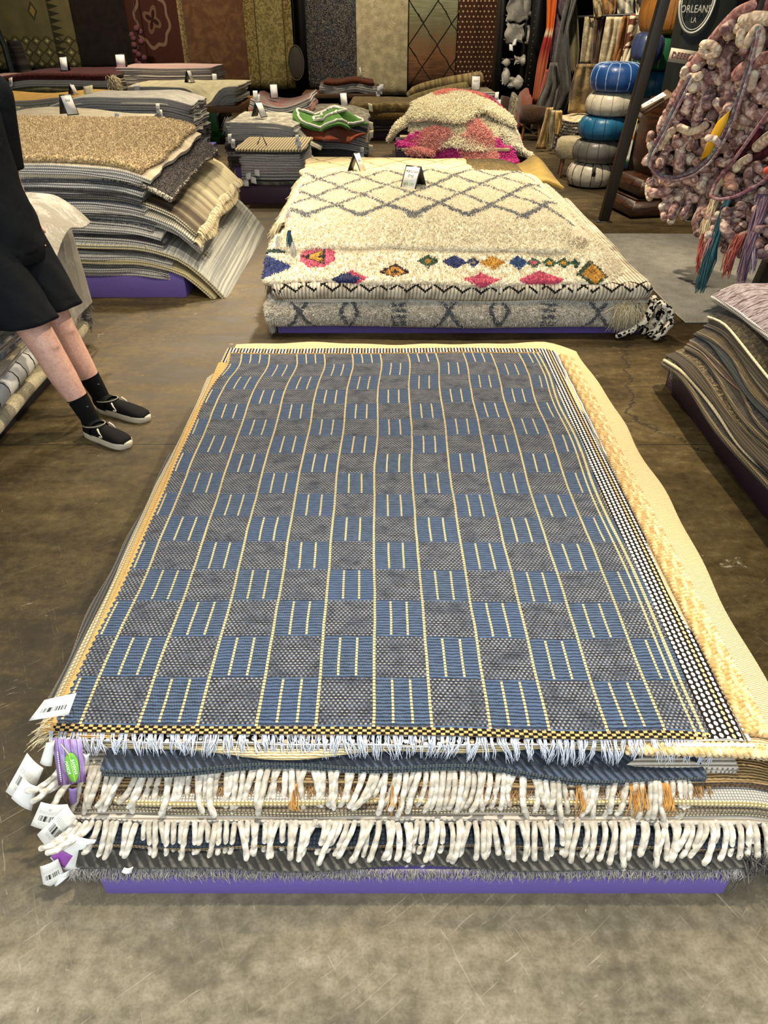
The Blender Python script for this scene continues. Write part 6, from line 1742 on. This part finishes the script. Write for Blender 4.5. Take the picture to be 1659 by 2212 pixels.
# ================================================================== KNOTTED YARN ART
def yarn_art():
    root = empty('yarn_sculpture', (2.5, 5.4, .0), 'hanging sculpture of chunky knotted pink and cream yarn with hoops', 'textile art')

    def A(px, py, dy=0.0):
        return np.array(P(px, py, Y=5.75 - (px - 1400) / 260 * .75 - max(0, (py - 400) / 220) * .62 + dy))

    def ym(nm, a, b, c):
        g = G(nm); x, y, z = g.obj(); r = g.rnd(); u, v = g.uv(); n = g.noise(g.vec(x + r * 7.0, y, z), 26, 3, .5, .6); w = (u * 190.0 + v * 125.0).sin()
        return g.out(g.mix(n.ss(.35, .6), g.mix(r, a, b), c), .9, w * .5 + n, .004, .8)
    mats = [ym('dyed_yarn_dusty_pink', 'c8a698', 'dcc2ae', '8a675e'), ym('dyed_yarn_cream', 'd8c8a8', 'e6dcc6', 'a88a80'), ym('dyed_yarn_mauve', 'a5867c', 'bc9e90', '6a4e4a'), ym('dyed_yarn_shell', 'd0b4a6', 'dcc6b4', '7c5a5a')]
    var = []
    for k in range(10):
        r = random.Random(k); s = np.linspace(0, 1, 8); L = r.uniform(.13, .24); b = r.uniform(-.08, .09)
        c = np.stack([L * (s - .5), b * np.sin(s * math.pi) + 0 * s, .02 * np.sin(s * 5 + k)], 1)
        var.append(MB().tube(c, r.uniform(.026, .034) * (1 + .12 * np.sin(s * math.pi) + .06 * np.sin(s * 26)), 9).get('yarn_knot', mats[k % 4]))
    polys = [[(1575, 70), (1540, 110), (1500, 180), (1470, 220), (1440, 265), (1412, 330), (1408, 380), (1425, 425), (1470, 455), (1520, 440), (1560, 420), (1660, 420), (1690, 200), (1690, 40)],
             [(1540, 400), (1690, 360), (1690, 560), (1640, 540), (1600, 520), (1545, 510), (1525, 470)]]

    def inside(p, poly):
        c = False; n = len(poly)
        for i in range(n):
            (x1, y1), (x2, y2) = poly[i], poly[i - 1]
            if (y1 > p[1]) != (y2 > p[1]) and p[0] < (x2 - x1) * (p[1] - y1) / (y2 - y1) + x1: c = not c
        return c
    pts = []; r = random.Random(4); tries = 0
    while len(pts) < 290 and tries < 60000:
        tries += 1
        p = (r.uniform(1400, 1690), r.uniform(40, 570)); k = 1 if inside(p, polys[1]) else (0 if inside(p, polys[0]) else None)
        if k is None: continue
        if min([9e9] + [(p[0] - q[0]) ** 2 + (p[1] - q[1]) ** 2 for q in pts]) < 17.5 ** 2: continue
        pts.append(p)
    for p in pts:
        w = A(p[0], p[1], r.uniform(-.05, .05))
        k = r.choices(range(10), [3, 1.6, 3, 1.5, 3, 1.2, 3, 1.5, 2, 1.2])[0]
        o = bpy.data.objects.new('yarn_knot', var[k]); COL.objects.link(o); o.parent = root; o.matrix_parent_inverse = Matrix.Translation(-root.location)
        o.location = Vector([float(t) for t in w]); o.rotation_euler = (r.uniform(-.6, .6), r.uniform(-1.5, 1.5), r.uniform(-.5, .5)); sc = r.uniform(.8, 1.15); o.scale = (sc,) * 3
    # knotted backing net, its dark colour painted as shade between the knots
    bb = MB()
    for p in pts:
        w = A(p[0], p[1], .09); e = A(p[0] + r.uniform(-26, 26), p[1] + r.uniform(-26, 26), .11)
        bb.tube([w, (w + e) / 2 + np.array([0, .03, 0]), e], .026, 6)
    o = bb.build('knotted_backing', ym('dyed_yarn_dark_wine', '4a3432', '4a3432', '241819'), root); o['kind'] = 'stuff'

    def rope(pp, rad, mat, nm='yarn_rope', dy=-.08, sides=10, dys=None):
        pp = np.array(pp, float); t = np.linspace(0, len(pp) - 1, len(pp) * 6); i = np.minimum(t.astype(int), len(pp) - 2); f = t - i
        q = pp[i] * (1 - f)[:, None] + pp[i + 1] * f[:, None]
        for _ in range(3): q[1:-1] = (q[:-2] + 2 * q[1:-1] + q[2:]) / 4
        return MB().tube([A(x, y, dy) for x, y in q], rad, sides).build(nm, mat, root)
    pinkr = ym('rope_rose', 'b58a80', 'b58a80', '8a5f58'); cream = ym('rope_cream', 'd8cbae', 'd8cbae', 'b39a84'); maroon = ym('rope_maroon', '5a1f2a', '6a2834', '30141a')
    rope([(1625, 12), (1590, 28), (1560, 60), (1535, 92), (1512, 120), (1495, 145), (1480, 170), (1465, 205), (1452, 245)], .030, pinkr)
    rope([(1520, 112), (1518, 96), (1535, 95), (1548, 105), (1552, 112), (1530, 120), (1518, 112)], .026, cream, dy=-.13)
    rope([(1480, 150), (1476, 162), (1492, 168), (1510, 166), (1512, 162)], .026, cream, dy=-.13)
    rope([(1605, 44), (1630, 38), (1659, 40), (1690, 46)], .036, cream, dy=-.1)
    rope([(1592, 62), (1610, 56), (1625, 60)], .03, cream, dy=-.1)
    rope([(1602, 70), (1598, 90), (1612, 98), (1622, 80), (1636, 60), (1645, 75), (1636, 110), (1628, 125)], .028, cream, dy=-.14)
    rope([(1590, 165), (1600, 150), (1625, 138), (1650, 125), (1690, 120)], .034, pinkr, dy=-.12)
    rope([(1628, 158), (1625, 175), (1620, 190)], .030, cream, dy=-.12)
    rope([(1468, 275), (1490, 285), (1510, 280), (1525, 270)], .026, cream, dy=-.12)
    rope([(1425, 318), (1440, 295), (1455, 280)], .028, cream, dy=-.12)
    rope([(1405, 312), (1412, 316), (1418, 320)], .032, cream, dy=-.12)
    rope([(1485, 210), (1488, 225), (1480, 240)], .034, mats[3], dy=-.12)
    rope([(1460, 285), (1470, 262), (1490, 275), (1515, 285), (1530, 270)], .022, maroon, dy=-.07)
    rope([(1640, 285), (1625, 310), (1600, 325), (1590, 335), (1615, 342), (1650, 335), (1690, 300)], .026, maroon, dy=-.14)
    rope([(1690, 280), (1655, 300), (1635, 318)], .034, cream, dy=-.17)
    rope([(1590, 365), (1600, 352), (1620, 340)], .026, cream, dy=-.17)
    rope([(1585, 405), (1572, 390), (1578, 380)], .034, ym('rope_peach', 'd8b08a', 'd8b08a', 'c08a78'), dy=-.14)
    rope([(1540, 420), (1552, 395), (1575, 388)], .03, cream, dy=-.1)
    # dangling ends
    for pp, m in (([(1402, 395), (1400, 415), (1404, 428)], cream), ([(1440, 430), (1432, 455), (1436, 472)], mats[3]), ([(1470, 425), (1458, 460), (1448, 480)], mats[1]), ([(1490, 432), (1480, 458), (1476, 465)], mats[3]), ([(1522, 420), (1512, 455), (1510, 474)], mats[2]), ([(1450, 425), (1446, 438), (1440, 450)], mats[0]),
                  ([(1655, 470), (1625, 520), (1598, 552)], mats[3])):
        rope(pp, .026, m, 'dangling_end', -.02)
    # hoops
    hoop = ym('hoop_teal_mauve', '7c8a86', '7c8a86', '6a4f5c')
    h1 = [(1636, 60), (1626, 110), (1605, 180), (1585, 245), (1560, 300), (1530, 345), (1495, 372), (1455, 384), (1420, 378), (1400, 355), (1404, 330), (1430, 285), (1460, 225), (1490, 165)]
    rope(h1, .013, hoop, 'hoop', -.16, 8); rope([(x + 4, y + 7) for x, y in h1], .009, ym('hoop_silver_rose', 'b0a8a4', 'b0a8a4', '8a6a6c'), 'hoop', -.17, 8)
    rope([(1690, 360), (1640, 398), (1590, 425), (1555, 432), (1535, 425), (1545, 395), (1590, 340), (1640, 270), (1690, 205)], .011, ym('hoop_wine', '7c4a54', '7c4a54', '9a7a7c'), 'hoop', -.2, 8)
    # yellow leaf-shaped wedge
    tip, b1_, b2_ = A(1575, 240, -.2), A(1512, 345, -.2), A(1548, 318, -.2); mid = A(1540, 285, -.2)
    ring = [tip, A(1550, 262, -.2), A(1530, 300, -.2), b1_, A(1530, 335, -.2), A(1550, 300, -.2), A(1568, 265, -.2)]
    MB().loft([[p + np.array([0, .0, 0]) for p in ring], [p + np.array([0, -.012, 0]) for p in ring]]).build('yellow_leaf', plain('yellow_felt', 'd9a514', .45, var=.1), root, False)
    MB().tube([A(1528, 298, -.225), A(1545, 300, -.23), A(1552, 312, -.225)], .022, 8).build('yarn_rope', mats[1], root)
    rope([(1655, 370), (1690, 350)], .022, plain('coral_wrap', 'c8503a', .8), 'wrapped_end', -.22)
    # thin tassels
    def fall(px0, py0, px1, py1, n, w0, w1, mat, rad=.0045, dy=-.12):
        C = []
        for _ in range(n):
            a = A(px0 + rng.uniform(-w0, w0), py0, dy + rng.uniform(-.02, .02)); b = A(px1 + rng.uniform(-w1, w1), py1 + rng.uniform(-22, 4), dy + rng.uniform(-.02, .02)); b[2] = max(b[2], .02)
            C.append([a, a * .66 + b * .34 + rng.normal(0, .008, 3), a * .33 + b * .67 + rng.normal(0, .010, 3), b])
        strands('yarn_tassel', C, rad, mat, root, 5, False)
    teal = m_yarn('teal_yarn', '123c44', '2a6a74'); coral = m_yarn('coral_yarn', '8a3a30', 'c4705c'); wine = m_yarn('mauve_yarn', '5a4250', '9a8090'); crm = m_yarn('cream_yarn', 'a8946a', 'dccdb0')
    fall(1572, 430, 1510, 630, 70, 6, 10, teal); fall(1545, 430, 1518, 520, 60, 10, 8, crm); fall(1520, 505, 1506, 590, 26, 6, 5, coral)
    fall(1560, 470, 1520, 560, 30, 8, 6, m_yarn('rose_yarn', '8a5a5c', 'b48c88')); fall(1600, 505, 1565, 600, 36, 12, 10, coral); fall(1650, 420, 1600, 610, 90, 14, 10, wine, .005)
    MB().tube([A(1594, 616, -.14), A(1604, 612, -.16), A(1606, 624, -.14), A(1594, 626, -.12), A(1592, 616, -.15)], .016, 8).build('tassel_knot', wine, root)
    fall(1640, 430, 1618, 590, 30, 10, 14, m_yarn('pale_mauve_yarn', '8a7484', 'b8a8b0'), .005, -.1)
    # hanging cords up to the beam
    for px, py in ((1625, 14), (1665, 10), (1640, 60)):
        a = A(px, py); MB().tube([a, a + np.array([.05, .0, .6]), (a[0] + .1, a[1], 2.74)], .014, 6).build('hanging_cord', pinkr, root)


yarn_art()


# ================================================================== SHELVES, HIDES AND STOOLS (right back)
def right_back():
    bk = plain('black_shelf_steel', '0f0d0b', .5)
    s = empty('shelf_unit', (2.3, 14.8, 0), 'tall black shelf unit holding white fleeces', 'shelf')
    for x in (2.0, 2.40): MB().box((x - .03, 14.5, 0), (x + .03, 15.2, 2.8)).build('upright', bk, s, False)
    for z in (.30, .62, .94, 1.22, 1.56, 2.1): MB().box((2.0, 14.5, z - .015), (2.42, 15.2, z + .015)).build('shelf_board', bk, s, False)
    MB().box((2.0, 15.2, 0), (2.42, 15.22, 2.8)).build('back_panel', bk, s, False)
    p = empty('steel_column', (2.55, 14.4, 0), 'wide black perforated steel column beside the shelves', 'column')
    MB().box((2.45, 14.3, 0), (2.66, 14.6, 3.2)).build('column_body', bk, p, False)
    hole = plain('column_hole', '6b6252', .6)
    for k in range(26): MB().box((2.49, 14.294, .3 + k * .09), (2.505, 14.299, .315 + k * .09)).build('punched_hole', hole, p, False)
    wf = fab('cfc9b8', '8f8a7c', 'heather', 3.0)
    for i, (px, py, w, h, d) in enumerate(((1118, 22, .34, .30, 'large white fleece on the top shelf'), (1140, 12, .12, .3, 'narrow cream fleece hanging by the column'), (1112, 72, .30, .26, 'white fleece on the second shelf'), (1142, 75, .07, .24, 'cream fleece strip beside the second shelf'), (1122, 130, .16, .10, 'rolled pale blanket on the third shelf'), (1112, 178, .24, .16, 'white folded fleece on the fourth shelf'), (1092, 165, .10, .24, 'white fleece strip at the left of the shelves'), (1095, 135, .10, .06, 'small white fleece scrap on the third shelf'))):
        c = P(px, py, Y=14.48); u, v = np.meshgrid(np.linspace(-1, 1, 14), np.linspace(-1, 1, 12))
        T = np.stack([c.x + w / 2 * u * (1 + .1 * np.sin(v * 5 + i)), c.y - .05 * np.cos(u * 3 + i) * np.cos(v * 2), c.z + h / 2 * v * (1 + .1 * np.sin(u * 6 + i))], -1)
        me = slab_mesh('fleece', T, -.04, [wf, wf], np.stack([u, v], -1), ROUND); o = link('fleece', me); o['_m'] = me.name; tag(o, d, 'fleece', 'white fleeces on the shelves')
    q = P(1100, 95, Y=14.42); small_tags(s, [q, q + Vector((.06, 0, .06))], .06, .09, WHITE)

    GH = 'hides and textiles hanging on the right'

    def hang(pl, Y, mat, label, cat='hide', wav=.03, t=.012, nm='hanging_hide'):
        """pl: left and right outline as pixel rows [(py, pxl, pxr), ...] top to bottom"""
        nu, nv = 20, 16; rows = np.array(pl, float); q = np.linspace(rows[0, 0], rows[-1, 0], nv)
        l = np.interp(q, rows[:, 0], rows[:, 1]); r_ = np.interp(q, rows[:, 0], rows[:, 2])
        T = np.zeros((nv, nu, 3))
        for i in range(nv):
            for j in range(nu):
                f = j / (nu - 1); p_ = P(l[nv - 1 - i] * (1 - f) + r_[nv - 1 - i] * f, q[nv - 1 - i], Y=Y + wav * math.sin(f * 8 + i * .25) + wav * .5 * math.sin(f * 17))
                T[i, j] = (p_.x, p_.y, max(p_.z, .02))
        u, v = np.meshgrid(np.linspace(0, 1, nu), np.linspace(0, 1, nv))
        W_, H_ = abs(T[0, -1, 0] - T[0, 0, 0]), T[-1, 0, 2] - T[0, 0, 2]
        # carry the cloth on up to its rail above
        up = T[-1:] + np.array([0, 0, .5]); T2 = np.concatenate([T, up]) if rows[0, 0] <= 0 else T
        if rows[0, 0] <= 0: u = np.concatenate([u, u[-1:]]); v = np.concatenate([v, v[-1:] + .3])
        me = slab_mesh(nm, T2, -t, [mat, mat], np.stack([u * max(W_, .2), v * H_], -1), ROUND); o = link(nm, me); tag(o, label, cat, GH)
        return o
    g = G('orange_red_banded_cloth'); u, v = g.uv(); n = g.noise(g.vec(u, v), 12, 3)
    c = g.ramp(v * .55 + (n - .5) * .03, [(.0, '8a4a34'), (.28, '9a5234'), (.40, '7a2420'), (.47, '8a2a24'), (.50, 'b8a888'), (.55, 'b4521c'), (.8, '9a4a1c'), (.95, '8a6a34')])
    hang([(0, 1181, 1204), (60, 1180, 1196), (115, 1165, 1186), (140, 1160, 1182), (225, 1148, 1168)], 13.0, g.out(c, .9), 'orange and red banded cloth hanging in a narrow fold', 'textile')
    hang([(0, 1200, 1222), (70, 1190, 1215), (140, 1182, 1205)], 13.3, fab('6a5058', '443540', 'distress'), 'mauve worn cloth hanging behind the orange one', 'textile')
    hang([(0, 1222, 1246), (60, 1208, 1228), (130, 1192, 1232), (200, 1200, 1236), (248, 1178, 1216)], 12.7, fab('4a4842', '2a2926', 'heather'), 'dark grey felt draped in long folds', 'textile', .06)
    hang([(135, 1188, 1204), (180, 1178, 1212), (220, 1160, 1204), (262, 1150, 1192)], 12.3, fab('57534a', '34312b', 'heather'), 'grey brown cloth leaning low by the stools', 'textile', .06)
    hang([(150, 1178, 1196), (190, 1168, 1188), (235, 1158, 1172)], 12.6, fab('a04a38', '7a3428', 'heather'), 'faded red cloth hanging low behind the grey felt', 'textile')
    g = G('sage_kilim_red_medallion'); u, v = g.uv(); d1 = dia(g, u, v, .14, 1.0, .12, .16)
    c = g.mix(g.noise(g.vec(u, v), 10, 3), '4f4a34', '6b6448'); c = g.mix(d1 < 1.0, c, '9a8a66'); c = g.mix(d1 < .75, c, '5c2a1e'); c = g.mix(d1 < .45, c, '8a7a58'); c = g.mix(dia(g, u, v, .14, 1.42, .14, .2) < 1.0, c, '6a3424')
    hang([(0, 1222, 1246), (60, 1222, 1250), (110, 1220, 1252), (160, 1232, 1246)], 12.9, g.out(c, .95), 'sage kilim with a red eye shaped medallion', 'textile')
    hide = lambda a, b: fab(a, b, 'distress', 2.2)
    hang([(36, 1263, 1292), (90, 1257, 1284), (138, 1252, 1278)], 12.0, hide('a89a78', '7f7356'), 'plain beige hide hanging nearest the kilim')
    hang([(0, 1280, 1300), (38, 1283, 1304)], 11.9, hide('a8986e', '7a6a48'), 'upper beige hide with a knotted tail')
    hang([(0, 1300, 1334), (25, 1302, 1332), (42, 1308, 1318)], 11.85, hide('8a6434', '6a4a24'), 'golden brown hide in the upper row')
    hang([(0, 1333, 1370), (34, 1334, 1370)], 11.8, hide('b0aa96', '85806c'), 'grey white hide in the upper row')
    hang([(38, 1284, 1304), (100, 1278, 1296), (145, 1276, 1292)], 11.95, hide('5a4028', '3a2818'), 'dark brown hide strip between the pale ones')
    hang([(36, 1310, 1346), (90, 1300, 1338), (142, 1292, 1326)], 11.6, hide('c4b898', '9a8c6c'), 'cream hide with soft folds in the lower row')
    hang([(34, 1346, 1362), (90, 1332, 1352), (140, 1318, 1340)], 11.55, hide('8a5c2c', '6a4420'), 'caramel hide strip in the lower row')
    g = G('brown_white_cowhide'); u, v = g.uv(); n = g.noise(g.vec(u, v), 4.5, 3, .5, .8)
    hang([(30, 1362, 1400), (80, 1352, 1385), (140, 1338, 1362)], 11.5, g.out(g.mix(n.ss(.48, .5), 'd6c9a8', '5a2a12'), .8), 'brown and white cowhide behind the navy pouf')
    g = G('zebra_hide'); u, v = g.uv(); n = g.noise(g.vec(u, v), 5, 2); st = ((u * 16.0 + n * 5.0 + v * 1.5).sin()).ss(-.1, .1)
    hang([(0, 1372, 1432), (18, 1373, 1420), (34, 1374, 1390)], 11.3, g.out(g.mix(st, '17110d', 'cfc4a4'), .8), 'zebra striped hide above the tan pouf')
    hang([(138, 1246, 1290), (190, 1232, 1290), (244, 1226, 1282)], 11.4, hide('8a744a', '57482e'), 'tan brown hide spread low behind the poufs', wav=.05)
    rail = MB().tube([P(1165, -20, Y=13.4), P(1440, -30, Y=11.2)], .02, 8).build('hanging_rail', bk); tag(rail, 'black rail above the hanging hides', 'rail')
    rail = MB().tube([P(1250, 37, Y=12.06), P(1408, 30, Y=11.5)], .018, 8).build('hanging_rail', bk); tag(rail, 'black rail behind the lower row of hides', 'rail')

    # stools and floor hides
    def stool(px, py, Y, r, h, c1, c2, label, legc='6b4424'):
        c = P(px, py, Y=Y); o = empty('stool', (c.x, c.y, 0), label, 'stool'); m = fab(c1, c2, 'heather', 2.5)
        n = 26; t = np.linspace(0, 6.283, n, endpoint=False)
        MB().loft([[(c.x + math.cos(a) * r * f, c.y + math.sin(a) * r * f, z) for a in t] for f, z in ((.9, h * .5), (1, h * .54), (1.02, h * .75), (1, h * .93), (.85, h))]).build('seat', m, o)
        for k in range(4):
            a = k * math.pi / 2 + .6
            MB().tube([(c.x + math.cos(a) * r * .75, c.y + math.sin(a) * r * .75, h * .52), (c.x + math.cos(a) * r * .92, c.y + math.sin(a) * r * .92, .0)], [.024, .016], 7, caps=False).build('leg', plain('stool_wood', legc, .6), o)
    stool(1147, 285, 12.3, .20, .46, '4a3320', '2a1c12', 'brown fur stool with wooden legs')
    stool(1233, 365, 9.35, .20, .42, 'b8ac88', '8d8262', 'cream hide stool with dark wooden legs beside the poufs', '4a3018')
    def floor_thing(nm, label, cat, pxs, Y0, Y1, z, mat, seed, dz=.06):
        a, b = P(pxs[0], pxs[1], Y=Y0), P(pxs[2], pxs[1], Y=Y0)
        u, v = np.meshgrid(np.linspace(0, 1, 18), np.linspace(0, 1, 12)); ww = waves(seed, dz, 6)
        X = a.x + (b.x - a.x) * u; Y = Y0 + (Y1 - Y0) * v
        Z = z * np.clip(np.minimum(np.minimum(u, 1 - u) * 5, np.minimum(v, 1 - v) * 4 + .1), 0, 1) ** .6 + ww(X, Y) * np.sin(u * 3.14) + .06
        o = link(nm, slab_mesh(nm, np.stack([X, Y, np.maximum(Z, .03)], -1), .025, [mat, mat], np.stack([u, v], -1), ROUND)); tag(o, label, cat)
        return o
    floor_thing('throw', 'red and grey striped throw over a low trunk', 'throw', (1120, 250, 1154), 12.9, 13.5, .50, fab('8a3a24', '57544c', 'cross', 1.2), 5)
    floor_thing('fur_cushion', 'brown fur cushion on the floor by the shelves', 'cushion', (1080, 250, 1106), 13.6, 14.1, .36, fab('4a3a2a', '241a12', 'fleck'), 6)
    floor_thing('spotted_hide', 'spotted black and cream hide beside the striped throw', 'hide', (1104, 250, 1122), 13.2, 13.7, .44, fab('c9bc98', '241c14', 'fleck', 2.0), 7)
    for nm, pp, Y, c, lab in (('leather_hide', [(232, 1180, 1196), (262, 1174, 1190), (322, 1156, 1180)], 11.2, ('a08450', '77602f'), 'tan suede hide hanging off the hide stack, left piece'), ('leather_hide', [(238, 1190, 1214), (275, 1186, 1204), (326, 1187, 1192)], 11.0, ('8f8468', '6b6148'), 'grey tan suede hide with a pointed end'), ('leather_hide', [(240, 1200, 1215), (270, 1198, 1214), (292, 1200, 1206)], 10.9, ('b89550', '8a6c34'), 'golden suede hide over the cowhide stack')):
        hang(pp, Y, hide(*c), lab, 'hide', .03, .01, nm)
    L = [lay(a, b, d, .07, 'distress', fab('8d8678', '3a342c', 'fleck')) for a, b, d in (('3a332b', 'b8ae98', 'black and white cowhide'), ('8a8066', '4a4334', 'taupe cowhide'), ('d0c6aa', '5a4a3a', 'cream cowhide'), ('6d624c', '3a3226', 'brown cowhide'), ('d8d0ba', '1f1a16', 'white and black cowhide'), ('c9b894', '8a7a58', 'pale tan cowhide'))]
    stack(L, 2.45, 2.95, 10.9, 11.7, .0, 'the hide stack', 'hides stacked by the poufs', lambda X, Y: .02 * np.sin(X * 14), 0, 14, 10, .03, 91)


right_back()
